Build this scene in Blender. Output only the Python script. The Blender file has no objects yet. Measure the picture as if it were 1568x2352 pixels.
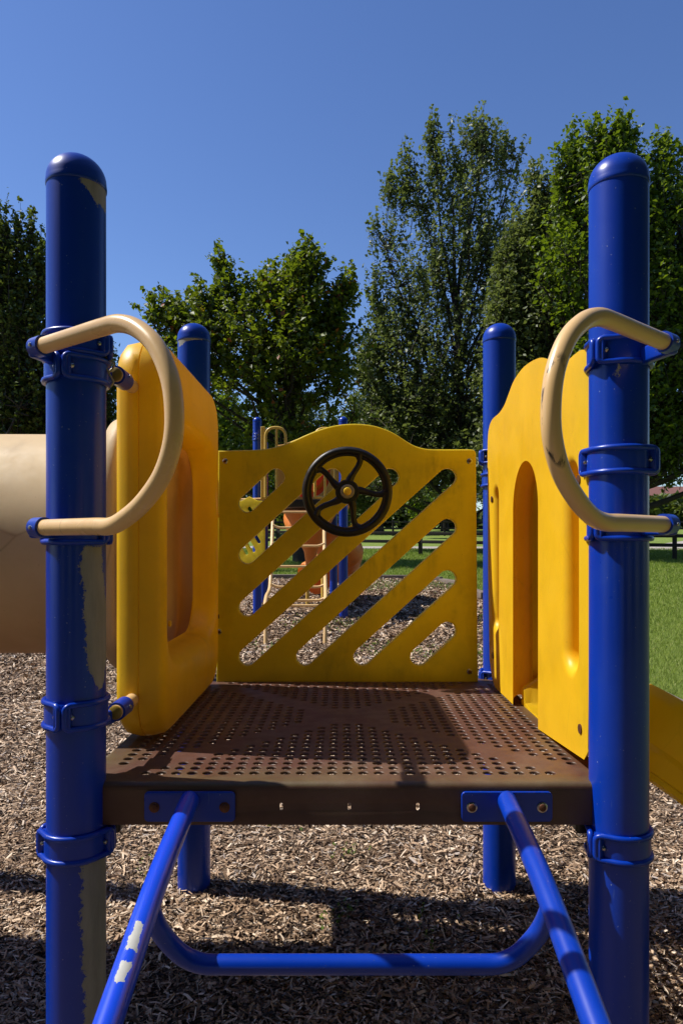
import bpy, bmesh, math, random
import numpy as np
from mathutils import Vector, Matrix
R = math.radians
random.seed(7); rng = np.random.default_rng(11)
S = bpy.context.scene
COL = S.collection
PI = math.pi

# ------------------------------------------------------------ camera, sky, sun, exposure
CZ = 1.40                       # eye height
F = 1624.0                      # focal length in units of a 1568 x 2352 frame
HX, HY = 783.0, 1245.0          # where the level forward ray meets that frame
cam = bpy.data.cameras.new('camera'); camo = bpy.data.objects.new('camera', cam); COL.objects.link(camo)
camo.location = (0, 0, CZ); camo.rotation_euler = (R(90), 0, 0)
cam.sensor_fit = 'VERTICAL'; cam.sensor_height = 36; cam.sensor_width = 24
cam.lens = 36 * F / 2352
cam.shift_y = (HY - 1176) / 2352
cam.clip_start = 0.05; cam.clip_end = 3000
S.camera = camo
LV = Vector((.75, -.13, -1.0)).normalized()          # the way sunlight travels
sun = bpy.data.lights.new('sun', 'SUN'); suno = bpy.data.objects.new('sun', sun); COL.objects.link(suno)
sun.energy = 5.0; sun.angle = R(.5); sun.color = (1, .95, .86)
suno.rotation_euler = LV.to_track_quat('-Z', 'Y').to_euler()
w = bpy.data.worlds.new('World'); S.world = w; w.use_nodes = True
nt = w.node_tree; bg = nt.nodes['Background']
sky = nt.nodes.new('ShaderNodeTexSky'); sky.sky_type = 'NISHITA'; sky.sun_disc = False
sky.sun_elevation = math.asin(-LV.z); sky.sun_rotation = math.atan2(-LV.x, -LV.y)
sky.air_density = 1.0; sky.dust_density = 0.2; sky.ozone_density = 3.0; sky.altitude = 200
hs = nt.nodes.new('ShaderNodeHueSaturation'); hs.inputs['Saturation'].default_value = 1.16; hs.inputs['Hue'].default_value = .512
nt.links.new(sky.outputs[0], hs.inputs['Color']); nt.links.new(hs.outputs[0], bg.inputs[0]); bg.inputs[1].default_value = .114
S.view_settings.view_transform = 'Standard'; S.view_settings.look = 'None'
S.view_settings.exposure = .36; S.view_settings.gamma = 1; S.view_settings.use_curve_mapping = False

# ------------------------------------------------------------ helpers
def gz(d): return 0.016 + 0.043 * (min(d, 130) - 2.81)
def P(px, py, d): return Vector(((px - HX) * d / F, d, CZ + (HY - py) * d / F))
def srgb(r, g, b):
    f = lambda c: ((c / 255 + .055) / 1.055) ** 2.4 if c > 10 else c / 255 / 12.92
    return (f(r), f(g), f(b), 1)

def finish(name, me, m, parent=None, smooth=40):
    if m is not None and len(me.materials) == 0: me.materials.append(m)
    if smooth is not None and len(me.polygons):
        me.polygons.foreach_set('use_smooth', [True] * len(me.polygons))
        me.set_sharp_from_angle(angle=R(smooth))
    o = bpy.data.objects.new(name, me); COL.objects.link(o)
    if parent is not None:
        o.parent = parent
        if parent.parent is None and parent.location.length > 0: o.matrix_parent_inverse = Matrix.Translation(-parent.location)
        elif parent.type == 'MESH' or True:
            mw = parent_world(parent); o.matrix_parent_inverse = mw.inverted()
    return o
def parent_world(p):
    m = Matrix.LocRotScale(p.location, p.rotation_euler, p.scale)
    if p.parent: m = parent_world(p.parent) @ p.matrix_parent_inverse @ m
    return m
def mesh_np(verts, faces, name='m'):
    """verts (N,3); faces (M,k) constant k"""
    verts = np.asarray(verts, dtype=np.float32); faces = np.asarray(faces, dtype=np.int32)
    me = bpy.data.meshes.new(name); n, k = faces.shape
    me.vertices.add(len(verts)); me.vertices.foreach_set('co', verts.ravel())
    me.loops.add(n * k); me.loops.foreach_set('vertex_index', faces.ravel())
    me.polygons.add(n); me.polygons.foreach_set('loop_start', np.arange(0, n * k, k, dtype=np.int32))
    me.update(calc_edges=True); return me
class MB:
    def __init__(s): s.v = []; s.f = []
    def add(s, vs, fs):
        o = len(s.v); s.v += [tuple(v) for v in vs]; s.f += [tuple(i + o for i in f) for f in fs]; return s
    def mesh(s):
        me = bpy.data.meshes.new('m'); me.from_pydata(s.v, [], s.f); me.update(); return me
    def build(s, name, m, parent=None, smooth=40): return finish(name, s.mesh(), m, parent, smooth)
    def box(s, c, h, rz=0, M=None, bev=0.0):
        bm = bmesh.new(); bmesh.ops.create_cube(bm, size=2)
        for v in bm.verts: v.co = Vector((v.co.x * h[0], v.co.y * h[1], v.co.z * h[2]))
        if bev: bmesh.ops.bevel(bm, geom=bm.edges[:], offset=bev, segments=3, affect='EDGES', profile=.5)
        T = Matrix.Translation(c) @ Matrix.Rotation(rz, 4, 'Z')
        if M is not None: T = T @ M
        bm.transform(T); bm.verts.index_update()
        s.add([v.co for v in bm.verts], [[v.index for v in f.verts] for f in bm.faces]); bm.free(); return s
    def tube(s, pts, r, n=16, closed=False, cap=True, up=None):
        pts = [Vector(p) for p in pts]; N = len(pts)
        rs = r if isinstance(r, (list, tuple)) else [r] * N
        tans = []
        for i in range(N):
            if closed: t = pts[(i + 1) % N] - pts[i - 1]
            else: t = pts[min(i + 1, N - 1)] - pts[max(i - 1, 0)]
            tans.append(t.normalized())
        a = Vector((0, 0, 1)) if abs(tans[0].z) < .9 else Vector((1, 0, 0))
        nrm = (a - tans[0] * a.dot(tans[0])).normalized(); rings = []
        vs = []; fs = []
        for i in range(N):
            nrm = (nrm - tans[i] * nrm.dot(tans[i])).normalized(); b = tans[i].cross(nrm)
            for k in range(n):
                an = 2 * PI * k / n; vs.append(pts[i] + (nrm * math.cos(an) + b * math.sin(an)) * rs[i])
        M_ = N if closed else N - 1
        for i in range(M_):
            for k in range(n):
                i2 = (i + 1) % N
                fs.append((i * n + k, i * n + (k + 1) % n, i2 * n + (k + 1) % n, i2 * n + k))
        if cap and not closed:
            fs.append(tuple(range(n - 1, -1, -1))); fs.append(tuple((N - 1) * n + k for k in range(n)))
        return s.add(vs, fs)
    def lathe(s, prof, c=(0, 0, 0), n=48, M=None, close=False):
        """prof: (r,z) bottom->top"""
        vs = []; fs = []; c = Vector(c)
        for (r_, z_) in prof:
            for k in range(n):
                v = Vector((r_ * math.cos(2 * PI * k / n), r_ * math.sin(2 * PI * k / n), z_))
                if M is not None: v = M @ v
                vs.append(v + c)
        L = len(prof)
        for i in range(L - 1 if not close else L):
            for k in range(n):
                j = (i + 1) % L
                fs.append((i * n + k, i * n + (k + 1) % n, j * n + (k + 1) % n, j * n + k))
        if not close:
            if prof[0][0] > 1e-6: fs.append(tuple(range(n - 1, -1, -1)))
            if prof[-1][0] > 1e-6: fs.append(tuple((L - 1) * n + k for k in range(n)))
        return s.add(vs, fs)
def catmull(pts, n=8, closed=False):
    pts = [Vector(p) for p in pts]; out = []; N = len(pts)
    for i in range(N if closed else N - 1):
        if closed: p0, p1, p2, p3 = pts[i - 1], pts[i], pts[(i + 1) % N], pts[(i + 2) % N]
        else: p0, p1, p2, p3 = pts[max(i - 1, 0)], pts[i], pts[i + 1], pts[min(i + 2, N - 1)]
        for k in range(n):
            t = k / n
            out.append(.5 * ((2 * p1) + (p2 - p0) * t + (2 * p0 - 5 * p1 + 4 * p2 - p3) * t * t + (3 * p1 - p0 - 3 * p2 + p3) * t ** 3))
    if not closed: out.append(pts[-1])
    return out
def fillet(pts, r, n=8):
    """polyline with rounded corners (open)"""
    pts = [Vector(p) for p in pts]; out = [pts[0]]
    for i in range(1, len(pts) - 1):
        a = (pts[i - 1] - pts[i]); b = (pts[i + 1] - pts[i]); ra = min(r, a.length * .49, b.length * .49)
        a.normalize(); b.normalize(); ang = a.angle(b)
        if ang > PI - .02: out.append(pts[i]); continue
        p0 = pts[i] + a * ra; p1 = pts[i] + b * ra
        for k in range(n + 1):
            t = k / n; out.append((1 - t) ** 2 * p0 + 2 * t * (1 - t) * pts[i] + t * t * p1)
    out.append(pts[-1]); return out
def rrect(x0, y0, x1, y1, r, n=8):
    out = []
    for (cx, cy, a0) in ((x1 - r, y0 + r, -90), (x1 - r, y1 - r, 0), (x0 + r, y1 - r, 90), (x0 + r, y0 + r, 180)):
        for k in range(n + 1): a = R(a0 + 90 * k / n); out.append((cx + r * math.cos(a), cy + r * math.sin(a)))
    return out
def slab(outer, holes, thick, bevel, M, seg=3):
    """outline with holes, extruded symmetric in local z, bevelled; returns mesh moved by M"""
    cu = bpy.data.curves.new('c', 'CURVE'); cu.dimensions = '2D'; cu.fill_mode = 'BOTH'
    cu.extrude = max(thick / 2 - bevel, 0.0005); cu.bevel_depth = bevel; cu.offset = -bevel; cu.bevel_resolution = seg
    for poly in [outer] + list(holes):
        sp = cu.splines.new('POLY'); sp.points.add(len(poly) - 1)
        for i, p in enumerate(poly): sp.points[i].co = (p[0], p[1], 0, 1)
        sp.use_cyclic_u = True
    o = bpy.data.objects.new('tmp', cu); COL.objects.link(o)
    dg = bpy.context.evaluated_depsgraph_get(); dg.update()
    me = bpy.data.meshes.new_from_object(o.evaluated_get(dg)); bpy.data.objects.remove(o); bpy.data.curves.remove(cu)
    bm = bmesh.new(); bm.from_mesh(me); bmesh.ops.remove_doubles(bm, verts=bm.verts, dist=1e-5)
    bm.transform(M); bmesh.ops.recalc_face_normals(bm, faces=bm.faces); bm.to_mesh(me); bm.free(); me.materials.clear(); return me
def join_meshes(ms):
    bm = bmesh.new()
    for m_ in ms: bm.from_mesh(m_)
    me = bpy.data.meshes.new('m'); bm.to_mesh(me); bm.free(); return me
M_FRONT = lambda x, y, z: Matrix.Translation((x, y, z)) @ Matrix.Rotation(R(90), 4, 'X')      # local xy -> world xz
def M_SIDE(x, y=0, z=0): return Matrix.Translation((x, y, z)) @ Matrix(((0, 0, 1, 0), (1, 0, 0, 0), (0, 1, 0, 0), (0, 0, 0, 1)))  # local xy -> world yz
def tag(o, label=None, cat=None, group=None, kind=None):
    if label: o['label'] = label
    if cat: o['category'] = cat
    if group: o['group'] = group
    if kind: o['kind'] = kind
    return o
def empty(name, loc=(0, 0, 0)):
    o = bpy.data.objects.new(name, None); COL.objects.link(o); o.location = loc; o.empty_display_size = .1; return o

# ------------------------------------------------------------ materials
class NT:
    def __init__(s, name):
        s.m = bpy.data.materials.new(name); s.m.use_nodes = True; s.t = s.m.node_tree; s.p = s.t.nodes['Principled BSDF']
        s.out = s.t.nodes['Material Output']; s._co = None
    def n(s, typ, **kw):
        x = s.t.nodes.new(typ)
        for k, v in kw.items(): setattr(x, k, v)
        return x
    def set(s, inp, v):
        if hasattr(v, 'is_linked') or hasattr(v, 'links'): s.t.links.new(v, inp)
        else: inp.default_value = v
    def math(s, op, a, b=None, clamp=False):
        x = s.n('ShaderNodeMath', operation=op); x.use_clamp = clamp; s.set(x.inputs[0], a)
        if b is not None: s.set(x.inputs[1], b)
        return x.outputs[0]
    @property
    def co(s):
        if s._co is None: s._co = s.n('ShaderNodeTexCoord').outputs['Object']
        return s._co
    def noise(s, scale, detail=4, rough=.55, vec=None, stretch=None, dist=0):
        v = vec or s.co
        if stretch:
            mp = s.n('ShaderNodeMapping'); mp.inputs['Scale'].default_value = stretch; s.t.links.new(v, mp.inputs[0]); v = mp.outputs[0]
        x = s.n('ShaderNodeTexNoise'); s.t.links.new(v, x.inputs['Vector']); x.inputs['Scale'].default_value = scale
        x.inputs['Detail'].default_value = detail; x.inputs['Roughness'].default_value = rough; x.inputs['Distortion'].default_value = dist
        return x.outputs[0]
    def ramp(s, fac, stops, interp='LINEAR'):
        x = s.n('ShaderNodeValToRGB'); s.set(x.inputs[0], fac); cr = x.color_ramp; cr.interpolation = interp
        while len(cr.elements) < len(stops): cr.elements.new(.5)
        for e, (p, c) in zip(cr.elements, stops):
            e.position = p; e.color = c if isinstance(c, tuple) else (c, c, c, 1)
        return x.outputs[0]
    def mix(s, fac, a, b, blend='MIX'):
        x = s.n('ShaderNodeMix', data_type='RGBA', blend_type=blend); s.set(x.inputs[0], fac); s.set(x.inputs[6], a); s.set(x.inputs[7], b); return x.outputs[2]
    def bump(s, h, strength=.2, dist=.01):
        x = s.n('ShaderNodeBump'); s.set(x.inputs['Height'], h); x.inputs['Strength'].default_value = strength; x.inputs['Distance'].default_value = dist
        s.t.links.new(x.outputs[0], s.p.inputs['Normal']); return x
    def base(s, c, rough=.5, metal=0, coat=0, spec=.5):
        s.set(s.p.inputs['Base Color'], c); s.set(s.p.inputs['Roughness'], rough); s.p.inputs['Metallic'].default_value = metal
        s.p.inputs['Coat Weight'].default_value = coat; s.p.inputs['Specular IOR Level'].default_value = spec; return s
    def translucent(s, c, fac):
        tr = s.n('ShaderNodeBsdfTranslucent'); s.set(tr.inputs[0], c); mx = s.n('ShaderNodeMixShader'); s.set(mx.inputs[0], fac)
        s.t.links.new(s.p.outputs[0], mx.inputs[1]); s.t.links.new(tr.outputs[0], mx.inputs[2]); s.t.links.new(mx.outputs[0], s.out.inputs[0])
    def xyz(s):
        x = s.n('ShaderNodeSeparateXYZ'); s.t.links.new(s.co, x.inputs[0]); return x.outputs

BLUE = (.004, .052, .60, 1)
PRIMER = (.20, .19, .16, 1)
def blue_mat(name, cx=0, cy=0, r=.0635, patches=()):
    """gloss blue paint; patches = [(z list, left arc list, right arc list)] of bare grey primer, arc in radians"""
    k = NT(name)
    n1 = k.noise(3, 5, .6); col = k.mix(n1, (.0004, .026, .30, 1), (.0008, .040, .40, 1))
    sc = k.noise(60, 3, .7, stretch=(1, 1, .15)); scm = k.ramp(sc, [(.70, 0.), (.76, 1.)])
    col = k.mix(k.math('MULTIPLY', scm, .25), col, (.10, .16, .42, 1))
    dust = k.ramp(k.noise(7, 6, .65), [(.5, 0.), (.85, 1.)])
    col = k.mix(k.math('MULTIPLY', dust, .12), col, (.07, .14, .36, 1))
    pin = k.ramp(k.noise(170, 2, .5), [(.735, 0.), (.76, 1.)]); col = k.mix(k.math('MULTIPLY', pin, .7), col, (.30, .33, .40, 1))
    rough = k.ramp(n1, [(.3, .27), (.7, .40)])
    if patches:
        x, y, z = k.xyz(); th = k.math('ARCTAN2', k.math('SUBTRACT', y, cy), k.math('SUBTRACT', x, cx))
        nz = k.math('MULTIPLY', k.math('SUBTRACT', k.noise(52, 8, .80), .5), .95)
        nz2 = k.math('MULTIPLY', k.math('SUBTRACT', k.noise(14, 4, .6), .5), .45)
        thn = k.math('ADD', k.math('ADD', th, nz), nz2)
        tot = None
        for (zs, Ls, Rs) in patches:
            z0, z1 = min(zs), max(zs)
            t = k.math('DIVIDE', k.math('SUBTRACT', z, z0), z1 - z0)
            srt = sorted(zip([(q - z0) / (z1 - z0) for q in zs], Ls, Rs))
            L = k.ramp(t, [(a, (b + PI) / (2 * PI)) for a, b, c in srt]); Rr = k.ramp(t, [(a, (c + PI) / (2 * PI)) for a, b, c in srt])
            u = k.math('DIVIDE', k.math('ADD', thn, PI), 2 * PI)
            a = k.math('MULTIPLY', k.math('GREATER_THAN', u, L), k.math('LESS_THAN', u, Rr))
            zz = k.math('ADD', t, k.math('MULTIPLY', nz, .05 / (z1 - z0)))
            a = k.math('MULTIPLY', a, k.math('MULTIPLY', k.math('GREATER_THAN', zz, 0.0), k.math('LESS_THAN', zz, 1.0)))
            tot = a if tot is None else k.math('MAXIMUM', tot, a)
        pr = k.mix(k.noise(30, 5, .7, stretch=(1, 1, .2)), (.12, .12, .115, 1), (.34, .34, .32, 1))
        ru = k.ramp(k.noise(26, 4, .7, stretch=(1, 1, .25)), [(.70, 0.), (.76, 1.)]); pr = k.mix(k.math('MULTIPLY', ru, .7), pr, (.45, .30, .05, 1))
        col = k.mix(tot, col, pr); rough = k.mix(tot, rough, (.7, .7, .7, 1))
        k.bump(k.math('SUBTRACT', 1, tot), .6, .0012)
    k.base(col, rough, 0, .06, .38); k.p.inputs['Coat Roughness'].default_value = .15
    return k.m
def plastic(name, c0, c1, dirt=.3, trans=.25, tcol=None, rough=.42, dcol=(.05, .035, .008, 1), dscale=2.2, fade=None):
    k = NT(name)
    big = k.noise(1.6, 4, .6); col = k.mix(big, c0, c1)
    streak = k.ramp(k.noise(dscale * 4, 6, .7, stretch=(1, 1, .22)), [(.48, 0.), (.72, 1.)])
    blot = k.ramp(k.noise(dscale, 6, .68), [(.5, 0.), (.72, 1.)])
    d = k.math('MULTIPLY', k.math('MULTIPLY', streak, blot), dirt * 1.6, True)
    col = k.mix(d, col, dcol)
    g = k.ramp(k.noise(dscale * 1.7, 5, .7), [(.45, 0.), (.8, 1.)]); col = k.mix(k.math('MULTIPLY', g, dirt * .45), col, dcol)
    speck = k.ramp(k.noise(120, 2, .5), [(.72, 0.), (.78, 1.)]); col = k.mix(k.math('MULTIPLY', speck, .35 * min(1, dirt * 2)), col, dcol)
    # fine dark scratch lines
    v = k.n('ShaderNodeTexVoronoi', feature='DISTANCE_TO_EDGE'); mp = k.n('ShaderNodeMapping'); mp.inputs['Scale'].default_value = (1, 1, .35); mp.inputs['Rotation'].default_value = (.5, .4, .2)
    k.t.links.new(k.co, mp.inputs[0]); k.t.links.new(mp.outputs[0], v.inputs['Vector']); v.inputs['Scale'].default_value = 4.0
    ln = k.ramp(v.outputs[0], [(0.0, 1.), (.006, 0.)]); brk = k.ramp(k.noise(3.3, 2, .5), [(.56, 0.), (.6, 1.)])
    col = k.mix(k.math('MULTIPLY', k.math('MULTIPLY', ln, brk), .4 if 'tan' in name else .12), col, dcol)
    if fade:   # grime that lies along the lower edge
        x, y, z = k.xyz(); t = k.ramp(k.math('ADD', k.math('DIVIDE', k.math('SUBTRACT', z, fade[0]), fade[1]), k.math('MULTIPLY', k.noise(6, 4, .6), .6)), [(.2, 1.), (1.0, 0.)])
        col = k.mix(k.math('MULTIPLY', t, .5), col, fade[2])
    r_ = k.ramp(k.noise(9, 4, .6), [(.3, rough - .1), (.75, rough + .14)])
    k.base(col, r_, 0, 0, .45)
    k.bump(k.math('ADD', k.noise(5, 3, .5), k.math('MULTIPLY', k.noise(90, 2, .5), .04)), .35, .006)
    if trans: k.translucent(tcol or c1, trans)
    return k.m
def simple(name, c, rough=.5, metal=0, var=.25, scale=12, coat=0):
    k = NT(name); d = tuple(v * (1 - var) for v in c[:3]) + (1,)
    k.base(k.mix(k.noise(scale, 5, .65), c, d), k.ramp(k.noise(scale * 2, 3), [(.3, max(.05, rough - .08)), (.7, rough + .1)]), metal, coat); return k.m

YEL0, YEL1 = (.88, .52, .012, 1), (.95, .62, .018, 1)
m_blue = blue_mat('blue_paint')
m_yellow = plastic('yellow_plastic', YEL0, YEL1, .34, .24, (1, .55, .01, 1), dscale=2.8)
m_slide = plastic('slide_plastic', YEL0, YEL1, .3, .5, (1, .80, .02, 1))
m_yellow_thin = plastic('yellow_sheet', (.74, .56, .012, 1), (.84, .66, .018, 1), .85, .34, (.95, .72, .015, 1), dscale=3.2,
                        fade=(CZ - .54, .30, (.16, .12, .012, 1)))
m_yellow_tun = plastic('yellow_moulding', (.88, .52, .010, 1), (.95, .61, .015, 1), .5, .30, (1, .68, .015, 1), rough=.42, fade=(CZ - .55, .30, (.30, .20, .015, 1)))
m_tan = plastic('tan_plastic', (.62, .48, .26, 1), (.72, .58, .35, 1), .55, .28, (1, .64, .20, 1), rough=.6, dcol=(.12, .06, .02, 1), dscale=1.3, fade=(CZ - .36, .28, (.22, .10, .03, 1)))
m_tanpipe = plastic('tan_paint', (.66, .42, .17, 1), (.76, .51, .25, 1), .18, 0, rough=.30, dcol=(.08, .05, .02, 1), dscale=5)
m_orange = plastic('orange_plastic', (.74, .20, .03, 1), (.82, .27, .05, 1), .4, .12, (.9, .25, .03, 1), dcol=(.15, .05, .02, 1))
m_red = plastic('red_plastic', (.85, .10, .025, 1), (.9, .15, .04, 1), .05, .4, (1, .10, .02, 1))
m_black = simple('black_rubber', (.008, .007, .006, 1), .34, 0, .3, 20)
m_wheel = simple('dark_wheel_plastic', (.008, .006, .005, 1), .42, 0, .4, 15)
m_steel = simple('steel', (.55, .52, .48, 1), .28, 1, .4, 60)
m_rust = simple('rusty_bolt', (.16, .06, .03, 1), .6, .4, .5, 90)
m_alu = simple('dull_aluminium', (.42, .40, .36, 1), .45, .35, .3, 40)
m_cap = simple('yellow_cap_plastic', (.90, .58, .02, 1), .4, 0, .15, 25)
m_brass = simple('olive_cap', (.34, .22, .02, 1), .4, 0, .4, 25)
DZ0 = CZ - .538
def deck_mat():
    k = NT('brown_deck_coating')
    col = k.mix(k.noise(4, 6, .65), (.060, .024, .015, 1), (.105, .045, .030, 1))
    x, y, z = k.xyz()
    ax = k.math('ABSOLUTE', k.math('SUBTRACT', x, .015)); ay = k.math('ABSOLUTE', k.math('SUBTRACT', y, 2.19))
    e = k.math('ADD', k.math('MAXIMUM', ax, ay), k.math('MULTIPLY', k.math('SUBTRACT', k.noise(5, 5, .7), .5), .35))
    moss = k.math('MULTIPLY', k.ramp(e, [(.50, 0.), (.66, 1.)]), k.math('GREATER_THAN', z, DZ0 - .008))
    col = k.mix(k.math('MULTIPLY', moss, .55), col, (.10, .085, .020, 1))
    sp = k.ramp(k.noise(40, 4, .7), [(.68, 0.), (.76, 1.)]); col = k.mix(k.math('MULTIPLY', sp, .45), col, (.3, .25, .18, 1)); wr = k.ramp(k.noise(2.6, 6, .7), [(.5, 0.), (.7, 1.)]); col = k.mix(k.math('MULTIPLY', wr, .35), col, (.20, .13, .09, 1))
    k.base(col, k.ramp(k.noise(20, 4), [(.3, .38), (.7, .62)]), 0, 0, .5); k.bump(k.noise(180, 2), .12, .002); return k.m
m_deck = deck_mat()
def attr_mat(name, stops, rough=.7, trans=0, tcol=None, extra=None):
    k = NT(name); a = k.n('ShaderNodeAttribute', attribute_name='rnd'); c = k.ramp(a.outputs['Fac'], stops)
    if extra: c = k.mix(k.noise(extra[0], 4, .6), c, k.mix(extra[2], c, extra[1]))
    k.base(c, rough, 0, 0, .3)
    if trans: k.translucent(k.mix(.5, c, tcol) if tcol else c, trans)
    return k.m
m_chip = attr_mat('wood_chip', [(0, (.018, .010, .006, 1)), (.25, (.12, .072, .044, 1)), (.5, (.38, .25, .155, 1)), (.75, (.62, .46, .32, 1)), (.93, (.82, .68, .53, 1)), (1, (.38, .32, .28, 1))], .8)

# ------------------------------------------------------------ the setting: lawn, mulch, paths
def lawn_mat():
    k = NT('lawn'); col = k.mix(k.noise(.35, 6, .6), (.12, .18, .022, 1), (.20, .26, .038, 1))
    col = k.mix(k.ramp(k.noise(9, 6, .8), [(.35, 0.), (.7, 1.)]), col, (.24, .30, .07, 1))
    col = k.mix(k.ramp(k.noise(55, 3, .8), [(.4, .0), (.75, .6)]), col, (.06, .11, .018, 1))
    k.base(col, .85, 0, 0, .2); k.bump(k.noise(60, 4, .8), .9, .03); return k.m
def mulch_mat():
    k = NT('mulch_base')
    v = k.n('ShaderNodeTexVoronoi'); mp = k.n('ShaderNodeMapping'); mp.inputs['Scale'].default_value = (1, 2.2, 1); k.t.links.new(k.co, mp.inputs[0])
    k.t.links.new(mp.outputs[0], v.inputs['Vector']); v.inputs['Scale'].default_value = 32
    sx = k.n('ShaderNodeSeparateColor'); k.t.links.new(v.outputs['Color'], sx.inputs[0])
    col = k.ramp(sx.outputs[0], [(0, (.03, .02, .013, 1)), (.4, (.13, .085, .055, 1)), (.8, (.32, .23, .16, 1)), (1, (.45, .36, .28, 1))])
    col = k.mix(k.ramp(k.noise(1.2, 5, .6), [(.4, 0.), (.7, .35)]), col, (.12, .07, .035, 1))
    k.base(col, .9, 0, 0, .2); k.bump(v.outputs[0], .8, .02); return k.m
def grid_sheet(name, xs, ys, off, m, inside=None, rough=0.0):
    xs = np.array(xs); ys = np.array(ys); nx, ny = len(xs), len(ys); X, Y = np.meshgrid(xs, ys)
    Z = np.vectorize(gz)(Y) + off
    v = np.stack([X, Y, Z], -1).reshape(-1, 3)
    i = np.arange(nx * ny).reshape(ny, nx); f = np.stack([i[:-1, :-1], i[:-1, 1:], i[1:, 1:], i[1:, :-1]], -1).reshape(-1, 4)
    if inside is not None:
        c = v[f].mean(1); f = f[inside(c[:, 0], c[:, 1])]
    me = mesh_np(v, f); return tag(finish(name, me, m, None, None), kind='structure')
m_lawn = lawn_mat(); m_mulch = mulch_mat()
xs = np.concatenate([np.linspace(-900, -60, 12), np.linspace(-50, 50, 26), np.linspace(60, 900, 12)])
ys = np.concatenate([np.linspace(-300, -10, 8), np.linspace(-6, 130, 60), np.linspace(150, 1500, 12)])
grid_sheet('lawn', xs, ys, 0, m_lawn)
def poly_sheet(name, pts, off, m, kind='structure'):
    bm = bmesh.new(); vs = [bm.verts.new((x, y, gz(y) + off)) for x, y in pts]; f = bm.faces.new(vs); f.normal_update()
    if f.normal.z < 0: f.normal_flip()
    bmesh.ops.triangulate(bm, faces=bm.faces[:]); me = bpy.data.meshes.new('m'); bm.to_mesh(me); bm.free()
    return tag(finish(name, me, m, None, None), kind=kind)
# bed outline: straight right edge at X ~2.45, rounded far corner, far edge at 15.8 m
bed = [(-14, -3), (2.2, -3), (2.22, 3), (2.34, 5), (2.42, 8), (2.38, 12), (2.32, 14.2), (2.1, 15.2), (1.5, 15.7), (0, 15.9), (-14, 16.0)]
poly_sheet('mulch_bed', bed, .012, m_mulch)
def bed_edge_x(y): return np.interp(y, [-3, 3, 5, 8, 12, 14.2, 15.2, 15.7, 15.95], [2.2, 2.22, 2.34, 2.42, 2.38, 2.32, 2.1, 1.5, -14])
m_concrete = simple('pale_concrete', (.42, .37, .33, 1), .85, 0, .3, 3)
poly_sheet('path', [(-60, 29.6), (-8, 29.0), (6, 28.2), (14, 27.6), (40, 36), (120, 60), (120, 90), (40, 64), (15, 33), (13, 29.8), (6, 30.0), (-8, 30.7), (-60, 31.4)], .02, m_concrete)
# low timber kerb round the bed
kb = MB()
line = [(x, y) for x, y in bed[1:]]
for a, b in zip(line[:-1], line[1:]):
    L = math.hypot(b[0] - a[0], b[1] - a[1]); n = max(1, int(L / 2.4))
    for i in range(n):
        p = [a[0] + (b[0] - a[0]) * (i + .5) / n, a[1] + (b[1] - a[1]) * (i + .5) / n]
        kb.box((p[0] + .05, p[1], gz(p[1]) + .03), (L / n / 2 - .004, .07, .06), math.atan2(b[1] - a[1], b[0] - a[0]), bev=.008)
tag(kb.build('edging', simple('weathered_timber', (.22, .17, .14, 1), .85, 0, .5, 6)), 'low weathered timber edging between the wood chips and the lawn', 'edging')

# wood chips: a carpet of small curled slivers
def chips():
    N = 420000
    u = rng.random(N); d = 1.5 + 14.2 * u ** 1.9
    X = (rng.random(N) * 2 - 1) * (.50 * d + 1.0)
    ex = bed_edge_x(d); ok = X < ex - .05; d = d[ok]; X = X[ok]; N = len(d)
    sc = np.clip(d / 4.2, .85, 2.3)
    L = (rng.random(N) ** 2.2 * .028 + .007) * sc; W = (rng.random(N) ** 1.5 * .0045 + .0017) * sc
    yaw = rng.random(N) * 2 * PI; pit = rng.normal(0, .30, N); rol = rng.normal(0, .45, N)
    z0 = 0.016 + .043 * (d - 2.81) + .016 + rng.random(N) * .014 + .008 * np.sin(X * 3.1) * np.sin(d * 2.3)
    bend = rng.normal(0, .12, N) * L
    loc = np.zeros((N, 6, 3))
    for i, (sx, sy) in enumerate(((-1, -1), (-1, 1), (0, 1), (0, -1), (1, -1), (1, 1))):
        tap = 1 - .35 * abs(sx) * rng.random(N)
        loc[:, i, 0] = sx * L; loc[:, i, 1] = sy * W * tap; loc[:, i, 2] = bend * (1 - abs(sx))
    cr, sr = np.cos(rol)[:, None], np.sin(rol)[:, None]; y = loc[..., 1] * cr - loc[..., 2] * sr; z = loc[..., 1] * sr + loc[..., 2] * cr
    cp, sp = np.cos(pit)[:, None], np.sin(pit)[:, None]; x = loc[..., 0] * cp + z * sp; z = -loc[..., 0] * sp + z * cp
    cy, sy = np.cos(yaw)[:, None], np.sin(yaw)[:, None]; xx = x * cy - y * sy; yy = x * sy + y * cy
    v = np.stack([xx + X[:, None], yy + d[:, None], z + z0[:, None]], -1).reshape(-1, 3)
    b = np.arange(N)[:, None] * 6; f = np.concatenate([b + np.array([[0, 3, 2, 1]]), b + np.array([[3, 4, 5, 2]])], 1).reshape(-1, 4)
    me = mesh_np(v, f); a = me.attributes.new('rnd', 'FLOAT', 'FACE')
    base = np.clip(rng.normal(.50, .30, N) + .10 * np.sin(X * 1.7 + d) * np.sin(X * 4.1 - d * 2.7) - .05, 0, 1); a.data.foreach_set('value', np.repeat(base, 2).astype(np.float32))
    tag(finish('wood_chips', me, m_chip, None, None), 'loose brown wood chips covering the play area', None, kind='stuff')
chips()
m_grass = attr_mat('grass_blade', [(0, (.07, .12, .014, 1)), (.5, (.20, .27, .032, 1)), (.85, (.33, .38, .07, 1)), (1, (.48, .44, .20, 1))], .6, .35, (.25, .4, .05, 1))
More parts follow.
